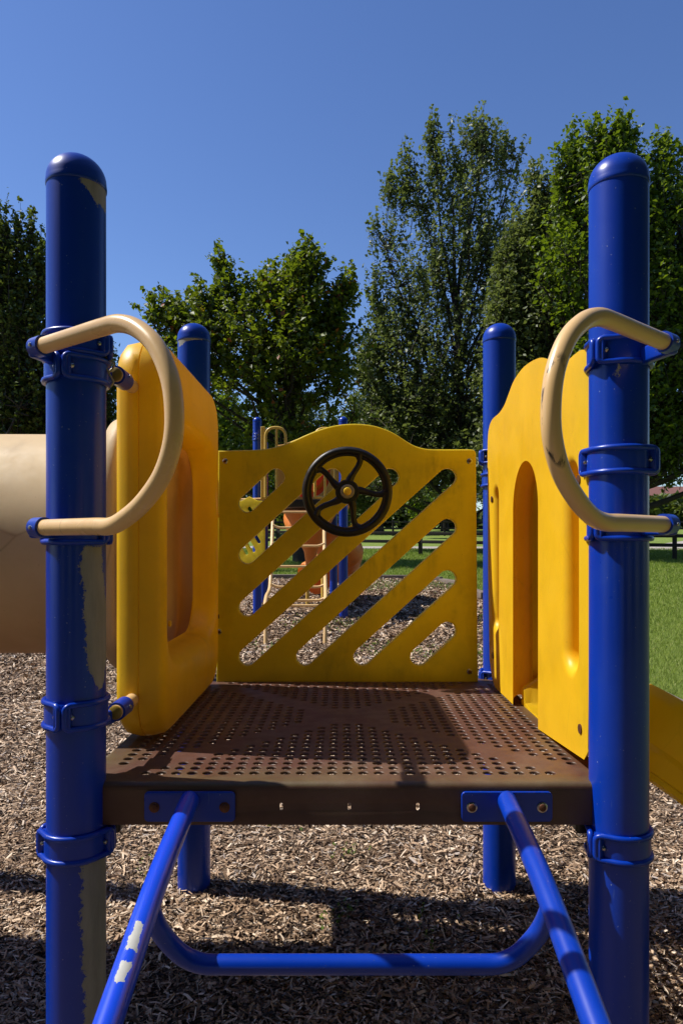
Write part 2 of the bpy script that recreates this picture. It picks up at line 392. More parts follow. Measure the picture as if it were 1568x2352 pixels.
def blades(name, pts, h, wd, m, label, rndbias=0.0):
    N = len(pts); yaw = rng.random(N) * 2 * PI; lean = rng.normal(0, .45, (N, 2)); h = h * (.5 + rng.random(N))
    dx, dy = np.cos(yaw) * wd, np.sin(yaw) * wd
    v = np.zeros((N, 3, 3)); v[:, 0] = pts; v[:, 1] = pts; v[:, 2] = pts
    v[:, 0, 0] -= dx; v[:, 0, 1] -= dy; v[:, 1, 0] += dx; v[:, 1, 1] += dy
    v[:, 2, 0] += lean[:, 0] * h; v[:, 2, 1] += lean[:, 1] * h; v[:, 2, 2] += h
    me = mesh_np(v.reshape(-1, 3), np.arange(N * 3).reshape(N, 3)); a = me.attributes.new('rnd', 'FLOAT', 'FACE')
    a.data.foreach_set('value', np.clip(rng.normal(.45 + rndbias, .25, N), 0, 1).astype(np.float32))
    return tag(finish(name, me, m, None, None), label, None, kind='stuff')
def grass_pts():
    N = 420000; d = 4.5 + 24 * rng.random(N) ** 1.35; X = (rng.random(N) * 2 - 1) * (.52 * d + 1.5)
    ok = (X > bed_edge_x(d) + .12) | (d > 16.1); d = d[ok]; X = X[ok]
    return np.stack([X, d, .016 + .043 * (d - 2.81) - .004], -1), d
gp, gd = grass_pts()
blades('grass', gp, np.clip(.030 + .0015 * gd, .03, .06), np.clip(.0022 * gd / 5, .0025, .011), m_grass, 'short mown green lawn grass')

# weeds sprouting through the chips
def weeds():
    pts = []
    spots = [(.55, 7.6, .55, .5, 120), (1.25, 7.2, .4, .4, 260), (1.6, 6.3, .35, .3, 160), (.95, 5.9, .14, .16, 150), (.4, 6.4, .2, .2, 50), (-.9, 7.6, .4, .4, 50), (1.3, 14.2, 1.2, .9, 900), (-.2, 9.4, .6, .5, 160),
             (2.0, 8.6, .25, 1.2, 300), (-.32, 3.35, .12, .08, 16), (.02, 3.05, .07, .05, 14), (-.05, 2.55, .05, .05, 10), (.03, 2.62, .05, .05, 10), (-.75, 2.9, .1, .08, 14), (.35, 2.5, .1, .1, 8)]
    for (x, y, sx, sy, n) in spots:
        p = np.stack([rng.normal(x, sx * .6, n), rng.normal(y, sy * .6, n)], -1); pts.append(p)
    p = np.concatenate(pts); N = len(p)
    k = 5; P3 = np.repeat(p, k, 0); M_ = len(P3); ang = rng.random(M_) * 2 * PI; el = rng.random(M_) * 1.1 + .1
    L = .008 + rng.random(M_) * .012; L *= np.clip(P3[:, 1] / 5, .8, 1.6); W = L * .35
    base = np.stack([P3[:, 0], P3[:, 1], .016 + .043 * (P3[:, 1] - 2.81) + .02 + rng.random(M_) * .03], -1)
    d = np.stack([np.cos(ang) * np.cos(el), np.sin(ang) * np.cos(el), np.sin(el)], -1); s = np.stack([-np.sin(ang), np.cos(ang), np.zeros(M_)], -1)
    v = np.stack([base, base + d * L[:, None] * .5 + s * W[:, None], base + d * L[:, None], base + d * L[:, None] * .5 - s * W[:, None]], 1).reshape(-1, 3)
    me = mesh_np(v, np.arange(M_ * 4).reshape(M_, 4)); a = me.attributes.new('rnd', 'FLOAT', 'FACE'); a.data.foreach_set('value', np.clip(rng.normal(.45, .22, M_), 0, 1).astype(np.float32))
    m = attr_mat('weed_leaf', [(0, (.05, .10, .015, 1)), (.55, (.12, .20, .03, 1)), (.8, (.25, .22, .04, 1)), (1, (.40, .12, .06, 1))], .6, .3, (.3, .4, .05, 1))
    tag(finish('weeds', me, m, None, None), 'small green and reddish weeds sprouting through the wood chips', None, kind='stuff')
weeds()

# ------------------------------------------------------------ trees
def leaf_mesh(cent, size, elong=(1, 1, 1)):
    """cent (N,3) leaf positions; folded two-tri leaves"""
    N = len(cent); n = rng.normal(0, 1, (N, 3)); n[:, 2] = np.abs(n[:, 2]) * 1.1 + .35; n /= np.linalg.norm(n, axis=1)[:, None]
    a = rng.normal(0, 1, (N, 3)); a -= (a * n).sum(1)[:, None] * n; a /= np.linalg.norm(a, axis=1)[:, None]; b = np.cross(n, a)
    s = (size * (.40 + 1.15 * rng.random(N) ** 1.2))[:, None]
    v = np.stack([cent - a * s * .55, cent + b * s * .40 + n * s * .10 + a * s * .08, cent + a * s * .62 - n * s * .12, cent - b * s * .40 + n * s * .10 + a * s * .08], 1).reshape(-1, 3)
    i = np.arange(N)[:, None] * 4; f = np.concatenate([i + [[0, 1, 2]], i + [[0, 2, 3]]], 1).reshape(-1, 3)
    return v, f
def leaf_mat(name, stops, tcol, trans=.3, rough=.5):
    k = NT(name); a = k.n('ShaderNodeAttribute', attribute_name='rnd'); c = k.ramp(a.outputs['Fac'], stops)
    k.base(c, rough, 0, 0, .4); k.translucent(k.mix(.6, c, tcol), trans); return k.m
m_leafA = leaf_mat('maple_leaf', [(0, (.035, .065, .008, 1)), (.5, (.085, .116, .012, 1)), (.9, (.165, .195, .018, 1)), (.985, (.24, .27, .02, 1)), (1, (.35, .08, .03, 1))], (.30, .40, .01, 1), .36)
m_leafB = leaf_mat('grey_green_leaf', [(0, (.055, .075, .022, 1)), (.5, (.095, .120, .036, 1)), (1, (.20, .225, .09, 1))], (.26, .33, .05, 1), .34, .48)
m_leafC = leaf_mat('green_leaf', [(0, (.04, .075, .009, 1)), (.5, (.070, .115, .012, 1)), (1, (.17, .23, .026, 1))], (.30, .42, .01, 1), .36)
m_leafD = leaf_mat('dark_leaf', [(0, (.020, .036, .007, 1)), (.5, (.07, .10, .018, 1)), (1, (.20, .24, .05, 1))], (.18, .24, .02, 1), .28)
m_bark = simple('bark', (.060, .045, .033, 1), .9, 0, .6, 8)
def tree(label, cat_name, d, base_px, blobs, nclust, per, lsize, m, spread=(.42, .42, .32), group=None, trunk_r=.22, nlimb=16, depth=.8, twigs=1.0, base_d=None, hmin=.14, spray=(.7, .7, .8)):
    """blobs: (px, py, rx, ry[, weight]) in frame units at distance d"""
    bx = (base_px - HX) * d / F; base = Vector((bx, d, gz(d)))
    C = []; Rr = []; W = []
    for bl in blobs:
        c = P(bl[0], bl[1], d); r = np.array([bl[2] * d / F, bl[2] * d / F * depth, bl[3] * d / F]); C.append(np.array(c)); Rr.append(r); W.append((r[0] * r[2]) ** 1.0 * (bl[4] if len(bl) > 4 else 1))
    W = np.array(W); W /= W.sum(); idx = rng.choice(len(C), nclust, p=W)
    q = rng.normal(0, 1, (nclust, 3)); q /= np.linalg.norm(q, axis=1)[:, None]; rad = rng.random(nclust) ** .42
    C = np.array(C); Rr = np.array(Rr); cc = C[idx] + q * rad[:, None] * Rr[idx]
    # trunk
    top = Vector((bx + (cc[:, 0].mean() - bx) * .5, d, cc[:, 2].max() * .80 + gz(d) * .2)); H = top.z - base.z
    tp = [base + (top - base) * t + Vector((math.sin(t * 5 + d) * .10, math.cos(t * 4 + d) * .10, 0)) * (t * H * .08) for t in [i / 9 for i in range(10)]]
    mb = MB(); mb.tube(tp, [trunk_r * (1.25 if i == 0 else 1) * (1 - .9 * i / 9) + .012 for i in range(10)], 9)
    # limbs towards well-spread cluster centres
    lim = []
    pick = rng.choice(nclust, min(nlimb * 6, nclust), replace=False); far = [pick[0]]
    for _ in range(nlimb - 1):
        dist = np.min(np.linalg.norm(cc[pick][:, None] - cc[far][None], axis=2), axis=1); far.append(pick[int(np.argmax(dist))])
    for j in far:
        e = Vector(cc[j]); t = np.clip((e.z - base.z) / H * .62 - .05, hmin, .93); s = tp[0].lerp(tp[-1], float(t))
        s = tp[int(t * 9)].lerp(tp[min(9, int(t * 9) + 1)], t * 9 - int(t * 9))
        mid = s.lerp(e, .5) + Vector((0, 0, -(e - s).length * .08 + .2)) + Vector(rng.normal(0, .18, 3))
        pp = catmull([s, s.lerp(mid, .5) + Vector(rng.normal(0, .08, 3)), mid, mid.lerp(e, .5) + Vector(rng.normal(0, .12, 3)), e], 3)
        r0 = trunk_r * .42 * (1 - .6 * t); mb.tube(pp, [r0 * (1 - .88 * i / (len(pp) - 1)) + .008 for i in range(len(pp))], 6, cap=False); lim.append(np.array([tuple(p) for p in pp]))
    LP = np.concatenate(lim + [np.array([tuple(p) for p in tp[4:]])])
    nt_ = int(nclust * twigs)
    for j in range(nt_):
        e = cc[j]; dd = np.linalg.norm(LP - e, axis=1) + np.maximum(0, LP[:, 2] - e[2]) * 1.2; s = Vector(LP[int(np.argmin(dd))]); ev = Vector(e)
        mid = s.lerp(ev, .55) + Vector(rng.normal(0, .10, 3)); mb.tube([s, mid, ev], [.022, .014, .006], 4, cap=False)
    n = nclust * per; k = np.repeat(np.arange(nclust), per)
    cen = np.array([cc[:, 0].mean(), d, np.percentile(cc[:, 2], 30)]); od = cc - cen; od /= np.linalg.norm(od, axis=1)[:, None] + 1e-6
    sd = od * spray[0] + np.array([0, 0, spray[1]]) + rng.normal(0, .28, (nclust, 3)); sd /= np.linalg.norm(sd, axis=1)[:, None]
    sl = spray[2] * (.55 + .9 * rng.random(nclust)); t = rng.random(n) * 1.35 - .75; wd = (1.05 - .75 * np.clip((t + .75) / 1.35, 0, 1))[:, None]
    g = np.clip(rng.normal(0, 1, (n, 3)), -1.9, 1.9) * np.array(spread) * wd; csz = (.6 + .7 * rng.random(nclust))[k][:, None]
    lp = cc[k] + sd[k] * (t * sl[k])[:, None] + g * csz
    for j in range(nclust):
        mb.tube([Vector(cc[j] - sd[j] * sl[j] * .75), Vector(cc[j] + sd[j] * sl[j] * .5)], [.012, .004], 3, cap=False)
    v, f = leaf_mesh(lp, np.full(n, lsize))
    me = mesh_np(v, f); a = me.attributes.new('rnd', 'FLOAT', 'FACE'); cb = rng.normal(0, .16, nclust)[k]
    a.data.foreach_set('value', np.repeat(np.clip(.48 + cb + rng.normal(0, .2, n), 0, 1), 2).astype(np.float32))
    o = empty('tree', base); tag(o, label, 'tree', group)
    finish('crown', me, m, o, None); mb.build('trunk', m_bark, o, 60); return o

tree('round maple with yellow green leaves behind the far play structure', 't', 21, 690,
     [(600, 786, 190, 120), (440, 741, 95, 70), (375, 721, 45, 25, .7), (505, 681, 60, 45), (512, 621, 11, 38, 2), (690, 676, 100, 85), (690, 594, 30, 40, 1.3), (725, 616, 30, 35), (785, 676, 28, 50, 1.2), (770, 746, 45, 60),
      (590, 666, 50, 40), (740, 836, 90, 100, .7), (560, 906, 170, 70, .30), (700, 986, 140, 110, .36), (430, 886, 90, 100, .35), (400, 816, 60, 60, .5), (560, 1070, 170, 60, .35)], 820, 42, .128, m_leafA, (.19, .19, .13), trunk_r=.20, nlimb=26, hmin=.22, spray=(.8, .5, .8))
tree('tall feathery grey green tree, its leafy tip above all the others', 't', 27, 1075,
     [(1100, 310, 34, 58, 1.5), (1085, 350, 75, 70, 1.2), (990, 325, 20, 60, 1.5), (1015, 400, 50, 60), (1160, 370, 40, 70), (930, 385, 20, 45, 1.2), (960, 455, 55, 55), (1090, 470, 110, 90), (885, 450, 22, 22, 1.3), (905, 540, 40, 25), (1020, 590, 140, 90), (1140, 600, 90, 120),
      (885, 600, 28, 50), (866, 530, 24, 20, 1.5), (862, 700, 26, 40, 1.4), (848, 800, 40, 60, 1.3), (905, 430, 26, 30, 1.3), (868, 640, 22, 25, 1.5), (940, 680, 80, 65), (880, 720, 28, 40), (1050, 740, 170, 100), (960, 840, 150, 110, 1.2), (1090, 900, 150, 120, 1.1), (850, 880, 60, 90, 1.2), (960, 1000, 170, 110, 1.3), (900, 1090, 130, 70, 1.3), (1060, 1090, 130, 75), (900, 780, 60, 60, 1.3), (880, 960, 80, 90, 1.2)], 1750, 32, .120, m_leafB, (.15, .15, .17), trunk_r=.22, nlimb=44, hmin=.08, spray=(.85, .8, 1.05))
tree('broad green tree between the tallest tree and the right front post', 't', 24, 1235,
     [(1250, 470, 40, 60), (1225, 430, 22, 40), (1195, 620, 60, 100, 1.3), (1170, 740, 60, 100), (1210, 560, 60, 90), (1280, 560, 85, 110), (1230, 730, 110, 120), (1310, 800, 130, 130), (1200, 900, 120, 120), (1260, 1020, 150, 100), (1150, 1040, 90, 80)], 1350, 44, .125, m_leafB, (.22, .22, .22), trunk_r=.24, nlimb=18, spray=(.5, .9, 1.0))
tree('large bright green tree rising behind the right front post', 't', 22, 1440,
     [(1395, 354, 55, 55, 1.3), (1320, 379, 24, 62, 1.4), (1375, 324, 15, 35, 1.5), (1425, 334, 20, 40, 1.5), (1285, 414, 15, 60, 1.2), (1455, 354, 15, 50, 1.3), (1518, 374, 26, 50, 1.3), (1570, 404, 30, 60), (1380, 464, 110, 90), (1500, 484, 100, 90), (1350, 614, 120, 120), (1480, 664, 130, 130),
      (1600, 644, 110, 170), (1420, 844, 150, 130), (1580, 884, 120, 120), (1390, 1004, 130, 100, .8), (1540, 1009, 80, 70, .8), (1660, 924, 110, 200), (1600, 1050, 70, 40, .35), (1530, 1075, 30, 18, .4)], 1700, 42, .135, m_leafC, (.20, .20, .20), trunk_r=.30, nlimb=30, spray=(.45, 1.0, 1.2))
tree('dark columnar tree at the left border above the tan tunnel', 't', 19, 0,
     [(8, 558, 20, 60, 1.5), (45, 553, 14, 55, 1.8), (72, 558, 10, 45, 2), (92, 598, 12, 40, 1.5), (25, 658, 60, 80), (90, 678, 30, 80), (40, 788, 90, 110), (60, 938, 110, 120), (20, 1030, 130, 90), (-60, 738, 80, 200), (235, 943, 45, 75, .9), (262, 858, 14, 40, .9), (170, 998, 90, 90), (230, 1050, 90, 70)], 1100, 50, .100, m_leafD, (.13, .13, .15), trunk_r=.22, nlimb=20, spray=(.3, 1.0, 1.1))
# background row beyond the path: three kinds of crown
bgspec = [(-260, 52, 330), (-60, 47, 270), (130, 55, 250), (330, 50, 260), (520, 46, 285), (700, 53, 300), (860, 48, 300), (1010, 55, 330), (1180, 50, 320), (1285, 47, 260), (1900, 58, 330)]
bglab = ['far shade tree at the left border, mostly behind the dark columnar tree', 'dark far tree above the tan tunnel', 'far tree showing between left front post and yellow tunnel panel', 'far tree behind the yellow tunnel entrance panel', 'dark far tree left of the far play structure',
         'dark far tree over the far play structure', 'far tree over the arched top of the steering panel', 'far tree right of the steering wheel', 'far tree behind the right rear post', 'far tree behind the right front post', 'far tree beyond the right border of the photo']
for i, (px, d, h) in enumerate(bgspec):
    top = 1200 - h; b = [(px + random.uniform(-20, 20), top + 70, 80, 70), (px - 60, top + 140, 85, 80), (px + 65, top + 130, 85, 85), (px, top + 190, 140, 60, .8), (px, top + 255, 130, 35, .6), (px + random.uniform(-60, 60), top + 30, 40, 40)]
    if px == 130 or px == 330: b.append((px, 1120, 120, 50))
    tree(bglab[i], 't', d, px + 10, b, 620, 40, .22, [m_leafD, m_leafC, m_leafB][i % 3] if px != 130 else m_leafD, (.42, .42, .34), group='background trees beyond the path', trunk_r=.28, nlimb=8, twigs=.3)
def hedge():
    n = 34000; x = (rng.random(n) * 2 - 1) * 62; y = 64 + rng.normal(0, 1.6, n); hh = 2.6 + .9 * np.sin(x * .31) + .6 * np.sin(x * .83 + 1)
    z = .016 + .043 * (y - 2.81) + rng.random(n) ** .8 * hh; v, f = leaf_mesh(np.stack([x, y, z], -1), np.full(n, .55)); me = mesh_np(v, f)
    a = me.attributes.new('rnd', 'FLOAT', 'FACE'); a.data.foreach_set('value', np.repeat(np.clip(rng.normal(.4, .2, n), 0, 1), 2).astype(np.float32))
    tag(finish('undergrowth', me, m_leafD, None, None), 'dark undergrowth filling the gaps under the far background trees', None, kind='stuff')
hedge()
# shade trees that stand behind and to the right of the photographer; they darken the side of the posts turned this way
bk = [((-13, -9), 6.0), ((-6, -12), 7.0), ((1.5, -13), 7.0), ((8.5, -10), 6.5), ((14, -3), 6.0), ((17, 6), 5.5)]
def back_tree(x, y, r, lab):
    o = empty('tree', (x, y, gz(y))); tag(o, lab, 'tree', 'shade trees behind the photographer'); n = 24000
    q = rng.normal(0, 1, (n, 3)); q /= np.linalg.norm(q, axis=1)[:, None]; q *= (rng.random(n) ** .33)[:, None] * (1 + .18 * np.sin(q[:, :1] * 6 + x) * np.cos(q[:, 2:] * 7))
    c = np.array([x, y, gz(y) + 8.2]) + q * np.array([r, r, 7.4]); v, f = leaf_mesh(c, np.full(n, .42)); me = mesh_np(v, f)
    a = me.attributes.new('rnd', 'FLOAT', 'FACE'); a.data.foreach_set('value', np.repeat(np.clip(rng.normal(.45, .2, n), 0, 1), 2).astype(np.float32)); finish('crown', me, m_leafD, o, None)
    mb = MB(); mb.tube([(x, y, gz(y) - .1), (x, y, gz(y) + 4), (x + .3, y, gz(y) + 11)], [.35, .25, .08], 10)
    for i in range(7):
        an = i * .9; mb.tube([(x, y, gz(y) + 2.5 + i * .7), (x + 2 * math.cos(an), y + 2 * math.sin(an), gz(y) + 5 + i * .9), (x + 4 * math.cos(an), y + 4 * math.sin(an), gz(y) + 7 + i * .9)], [.12, .08, .03], 7)
    mb.build('trunk', m_bark, o, 60)
for ((x, y), r) in bk: back_tree(x, y, r, 'large shade tree standing behind the photographer, outside the photo')
# two young trees on the far lawn
for (px, d, lab) in ((960, 40, 'young thin tree on the far lawn, left of the pair'), (1045, 43, 'young thin tree on the far lawn, right of the pair')):
    tree(lab, 't', d, px, [(px, 1150, 28, 26), (px + 14, 1165, 20, 16)], 60, 26, .16, m_leafC, (.3, .3, .25), group='young trees on the far lawn', trunk_r=.09, nlimb=4, twigs=.5)

# ------------------------------------------------------------ rail fence, house, bush, car
m_fence = simple('dark_fence_wood', (.028, .020, .016, 1), .8, 0, .4, 9)
fo = empty('rail_fence', (2.73, 24.5, gz(24.5))); tag(fo, 'dark two rail wooden fence crossing the lawn behind the far play structure', 'fence')
fa, fb = Vector((2.73, 24.5, 0)), Vector((10.35, 22.0, 0)); fd = (fb - fa) / 3
fp = [fa + fd * i for i in range(-7, 7)]
for i, p in enumerate(fp):
    g = gz(p.y); MB().box((p.x, p.y, g + .46), (.062, .062, .48), math.atan2(fd.y, fd.x), bev=.006).build('post', m_fence, fo)
    if i < len(fp) - 1:
        q = fp[i + 1]; gq = gz(q.y)
        for hh in (.46, .75):
            A = Vector((p.x, p.y - .085, g + hh)); B = Vector((q.x, q.y - .085, gq + hh)); mid = (A + B) / 2; dv = B - A
            M = Matrix.Rotation(-math.asin(dv.z / dv.length), 4, 'Y'); MB().box(mid, (dv.length / 2 - .006, .019, .055), math.atan2(dv.y, dv.x), M, .004).build('rail', m_fence, fo)
f2 = empty('rail_fence', (0, 44, gz(44))); tag(f2, 'thin far rail fence along the far lawn under the background trees', 'fence')
for i in range(-8, 9):
    x = i * 3.2; MB().box((x, 44, gz(44) + .5), (.06, .06, .5), bev=.005).build('post', m_fence, f2)
    if i < 8:
        for hh in (.45, .85): MB().box((x + 1.6, 43.9, gz(44) + hh), (1.59, .02, .05), bev=.004).build('rail', m_fence, f2)

def brick_mat():
    k = NT('brick'); b = k.n('ShaderNodeTexBrick'); mp = k.n('ShaderNodeMapping'); mp.inputs['Rotation'].default_value = (R(90), 0, 0); k.t.links.new(k.co, mp.inputs[0]); k.t.links.new(mp.outputs[0], b.inputs[0])
    b.inputs['Color1'].default_value = (.20, .085, .05, 1); b.inputs['Color2'].default_value = (.14, .06, .04, 1); b.inputs['Mortar'].default_value = (.3, .25, .2, 1); b.inputs['Scale'].default_value = 4
    k.base(b.outputs[0], .85); return k.m
hb = 88; hx0 = (1440 - HX) * hb / F; hx1 = hx0 + 24; hg = gz(hb)
ho = empty('brick_house', ((hx0 + hx1) / 2, hb, hg)); tag(ho, 'low brick house with red brown hipped roof behind the right front post', 'house')
MB().box(((hx0 + hx1) / 2, hb + 5, hg + 1.2), (12, 5, 1.35)).build('wall', brick_mat(), ho, None)
m_white = simple('white_trim', (.7, .68, .64, 1), .6, 0, .1)
MB().box(((hx0 + hx1) / 2, hb + 5, hg + 2.63), (12.5, 5.5, .09), bev=.01).build('eave', m_white, ho)
rz0 = hg + 2.73; e = .55
MB().add([(hx0 - e, hb - e, rz0), (hx1 + e, hb - e, rz0), (hx1 + e, hb + 10 + e, rz0), (hx0 - e, hb + 10 + e, rz0), (hx0 + 5, hb + 5, rz0 + 2.3), (hx1 - 5, hb + 5, rz0 + 2.3)],
         [(0, 1, 5, 4), (1, 2, 5), (2, 3, 4, 5), (3, 0, 4), (3, 2, 1, 0)]).build('roof', simple('red_brown_shingle', (.20, .085, .065, 1), .85, 0, .35, 2.5), ho, None)
MB().box((hx0 + 8.2, hb - .08, hg + 1.15), (.06, .05, 1.3), bev=.01).build('downpipe', m_white, ho)
m_glass = simple('dark_glass', (.02, .03, .04, 1), .08)
for xx in (4.0, 11.0, 16.0):
    wv = MB().box((hx0 + xx, hb - .02, hg + 1.45), (.7, .06, .6), bev=.01).build('window', m_white, ho); MB().box((hx0 + xx, hb - .085, hg + 1.45), (.6, .02, .5)).build('pane', m_glass, wv)
dr = MB().box((hx0 + 9.6, hb - .02, hg + 1.0), (.95, .05, 1.02), bev=.01).build('garage_door', simple('grey_door', (.30, .31, .34, 1), .6, 0, .1), ho)
# flowering bush in front of it
def bush(label, x, y, rx, rz, n, ls, m):
    q = rng.normal(0, 1, (n, 3)); q /= np.linalg.norm(q, axis=1)[:, None]; q *= (rng.random(n) ** .35)[:, None]; q[:, 2] = q[:, 2] * .5 + .5
    c = np.array([x, y, gz(y)]) + q * np.array([rx, rx * .7, rz]) * (1 + .25 * np.sin(q[:, :1] * 7) * np.cos(q[:, 1:2] * 9)); v, f = leaf_mesh(c, np.full(n, ls)); me = mesh_np(v, f)
    a = me.attributes.new('rnd', 'FLOAT', 'FACE'); a.data.foreach_set('value', np.repeat(rng.random(n), 2).astype(np.float32))
    o = empty('bush', (x, y, gz(y))); tag(o, label, 'bush'); finish('foliage', me, m, o, None)
    mb = MB()
    for i in range(8):
        a_ = rng.random() * 6.28; mb.tube([(x, y, gz(y)), (x + math.cos(a_) * rx * .3, y + math.sin(a_) * rx * .3, gz(y) + rz * .4), (x + math.cos(a_) * rx * .6, y + math.sin(a_) * rx * .4, gz(y) + rz * .75)], [.06, .04, .02], 5)
    mb.build('stem', m_bark, o)
m_bushy = leaf_mat('yellow_green_leaf', [(0, (.06, .07, .01, 1)), (.6, (.18, .17, .03, 1)), (1, (.42, .30, .05, 1))], (.3, .3, .03, 1), .25)
bush('loose yellow green bush in front of the brick house', (1508 - HX) * 80 / F, 80, 1.7, 1.35, 2000, .20, m_bushy)
# silver car, only its roof and windscreen show over the handrail clamp
def car():
    D = 74; cx = (1503 - HX) * D / F; g = gz(D) - .02; o = empty('parked_car', (cx, D, g)); tag(o, 'pale blue grey car parked below the bush and brick house', 'car')
    prof = [(-2.2, .35), (2.15, .35), (2.2, .62), (2.05, .80), (1.15, .95), (.50, 1.42), (-.9, 1.45), (-1.75, 1.0), (-2.2, .92), (-2.25, .6)]
    pf = [tuple(p)[:2] for p in catmull([(a, b, 0) for a, b in prof], 4, True)]
    finish('body', slab(pf, [], 1.75, .10, M_FRONT(cx, D, g)), simple('pale_car_paint', (.34, .40, .46, 1), .25, .3, .05, 3, .6), o)
    wn = [(-1.45, 1.0), (.98, .98), (.45, 1.34), (-.85, 1.36)]
    for sy in (-.885, .885): finish('window', slab(wn, [], .02, .004, M_FRONT(cx, D + sy, g)), m_glass, o)
    for sx in (-1.4, 1.4):
        for sy in (-.84, .84):
            M = Matrix.Rotation(R(90), 3, 'X'); t = MB().lathe([(.19, -.10), (.31, -.10), (.33, -.06), (.33, .06), (.31, .10), (.19, .10)], (cx + sx, D + sy, g + .33), 24, M, close=True).build('tyre', m_black, o)
            MB().lathe([(.19, -.09), (.19, .09)], (cx + sx, D + sy, g + .33), 24, M).build('rim', m_steel, t)
car()

# ------------------------------------------------------------ the main play structure
X0 = .015; HW = .607; D1, D2 = 1.59, 2.81; PR = .0635; PTOP = CZ + .867; DZ = CZ - .538
play = empty('play_structure', (X0, 2.2, gz(2.2))); tag(play, 'near play structure of blue posts, yellow panels and brown perforated deck', 'play structure')
def ang(px_off, side):  return 0
def post(x, y, zt, parent, mat=m_blue, capmat=None, zb=None):
    zb = (gz(y) - .1) if zb is None else zb
    p = MB().lathe([(PR, zb), (PR, zb + .3)] + [(PR, zb + .3 + (zt - .065 - zb - .3) * i / 6) for i in range(1, 7)], (x, y, 0), 64).build('post', mat, parent)
    prof = [(PR + .0005, -.075), (PR + .0018, -.0735), (PR + .0022, -.068), (PR + .0014, -.062)]
    for i in range(0, 13):
        a = R(90 * i / 12); prof.append(((PR + .001) * math.cos(a), -.058 + .058 * math.sin(a)))
    MB().lathe(prof, (x, y, zt), 64).build('post_cap', capmat or m_blue, p); return p
def clamp(p, x, y, z, split, h=.026, mat=m_blue, r=PR, tr=.0066, arms=True):
    """two-piece clamp: each half is a rounded frame wrapped on the post, halves bolted at two gaps"""
    mb = MB(); rr = r + .0042
    mb.lathe([(r + .0005, -h), (r + .0045, -h), (r + .0045, h), (r + .0005, h)], (x, y, z), 56)
    for s0 in (split, split + PI):
        g = .085; a0, a1 = s0 + g, s0 + PI - g; n = 26; pts = []
        prof = rrect(a0 * rr, -h, a1 * rr, h, .010, 5)
        dense = []
        for i in range(len(prof)):
            A, B = prof[i], prof[(i + 1) % len(prof)]; L = math.hypot(B[0] - A[0], B[1] - A[1]); m_ = max(1, int(L / .008))
            for k_ in range(m_): dense.append((A[0] + (B[0] - A[0]) * k_ / m_, A[1] + (B[1] - A[1]) * k_ / m_))
        for (u, zz) in dense:
            th = u / rr; d0 = min(abs(th - a0), abs(th - a1)); R_ = rr + .012 * max(0, 1 - d0 / .42) ** 1.5
            pts.append((x + R_ * math.cos(th), y + R_ * math.sin(th), z + zz))
        mb.tube(pts, tr, 8, closed=True)
        # cheek plate near each gap
        for a_ in (a0 + .05, a1 - .05):
            c = Vector((math.cos(a_), math.sin(a_), 0)); mb.box(Vector((x, y, z)) + c * (rr + .006), (.007, .008, h - .002), a_, bev=.002)
    o = mb.build('clamp', mat, p, 50)
    for s0 in (split, split + PI):
        for dth in (-.26, .26):
            bb = MB()
            a_ = s0 + dth; c = Vector((math.cos(a_), math.sin(a_), 0)); t = Vector((-math.sin(a_), math.cos(a_), 0))
            M = c.to_track_quat('Z', 'Y').to_matrix(); bb.lathe([(.0055, 0), (.0055, .004), (.003, .0062), (0, .0066)], Vector((x, y, z)) + c * (rr + .001), 12, M); bb.build('bolt', m_steel, p)
    return o
bolts = []
def V(x): return x
# left front post with peeled paint
lx, rx_ = X0 - HW - .003, X0 + HW
m_postL = blue_mat('blue_paint_peeling', lx, D1, PR, [
    ([CZ - .010, CZ - .05, CZ - .10, CZ - .16, CZ - .20, CZ - .24, CZ - .28, CZ - .325], [R(-56), R(-62), R(-60), R(-57), R(-57), R(-52), R(-44), R(-26)], [R(-14), R(-10), R(2), R(18), R(22), R(18), R(8), R(-10)]),
    ([CZ - .70, CZ - .78, CZ - .85, CZ - .95, CZ - 1.10, CZ - 1.5], [R(-62), R(-64), R(-60), R(-56), R(-56), R(-56)], [R(10), R(10), R(12), R(14), R(14), R(14)]),
    ([CZ + .800, CZ + .785, CZ + .770, CZ + .745], [R(-66), R(-62), R(-50), R(-30)], [R(5), R(8), R(10), R(12)])])
PA = post(lx, D1, PTOP, play, m_postL); PA['label'] = 'left front post with large peeled grey patches'
m_postR = blue_mat('blue_paint_chipped', rx_, D1, PR, [([CZ + .385, CZ + .375, CZ + .355], [R(-118), R(-116), R(-112)], [R(-112), R(-108), R(-110)])])
PB = post(rx_, D1, PTOP, play, m_postR); PB['label'] = 'right front post, glossy and hardly worn'
m_capR = blue_mat('blue_paint_rear_left', X0 - HW, D2, PR, [([PTOP - .070, PTOP - .078, PTOP - .088, PTOP - .10], [R(-150), R(-150), R(-140), R(-135)], [R(-30), R(-45), R(-110), R(-120)])])
PC = post(X0 - HW + .007, D2, PTOP, play, m_capR)
PD = post(X0 + HW + .004, D2, PTOP, play)
def cl(p, x, y, z, deg, **k):
    return clamp(p, x, y, z, R(deg), **k)
cl(PA, lx, D1, CZ + .437, -12, h=.022); cl(PA, lx, D1, CZ + .380, -92, h=.024); cl(PA, lx, D1, CZ + .020, -12, h=.020); cl(PA, lx, D1, CZ - .378, -92); cl(PA, lx, D1, CZ - .668, 4)
cl(PB, rx_, D1, CZ + .418, -147); cl(PB, rx_, D1, CZ + .180, -30); cl(PB, rx_, D1, CZ + .028, -150, h=.020); cl(PB, rx_, D1, CZ - .668, -152)
cl(PD, X0 + HW + .004, D2, CZ + .335, -165, h=.024); cl(PD, X0 + HW + .004, D2, CZ + .245, -60, h=.022); cl(PD, X0 + HW + .004, D2, CZ - .535, -165, h=.024)
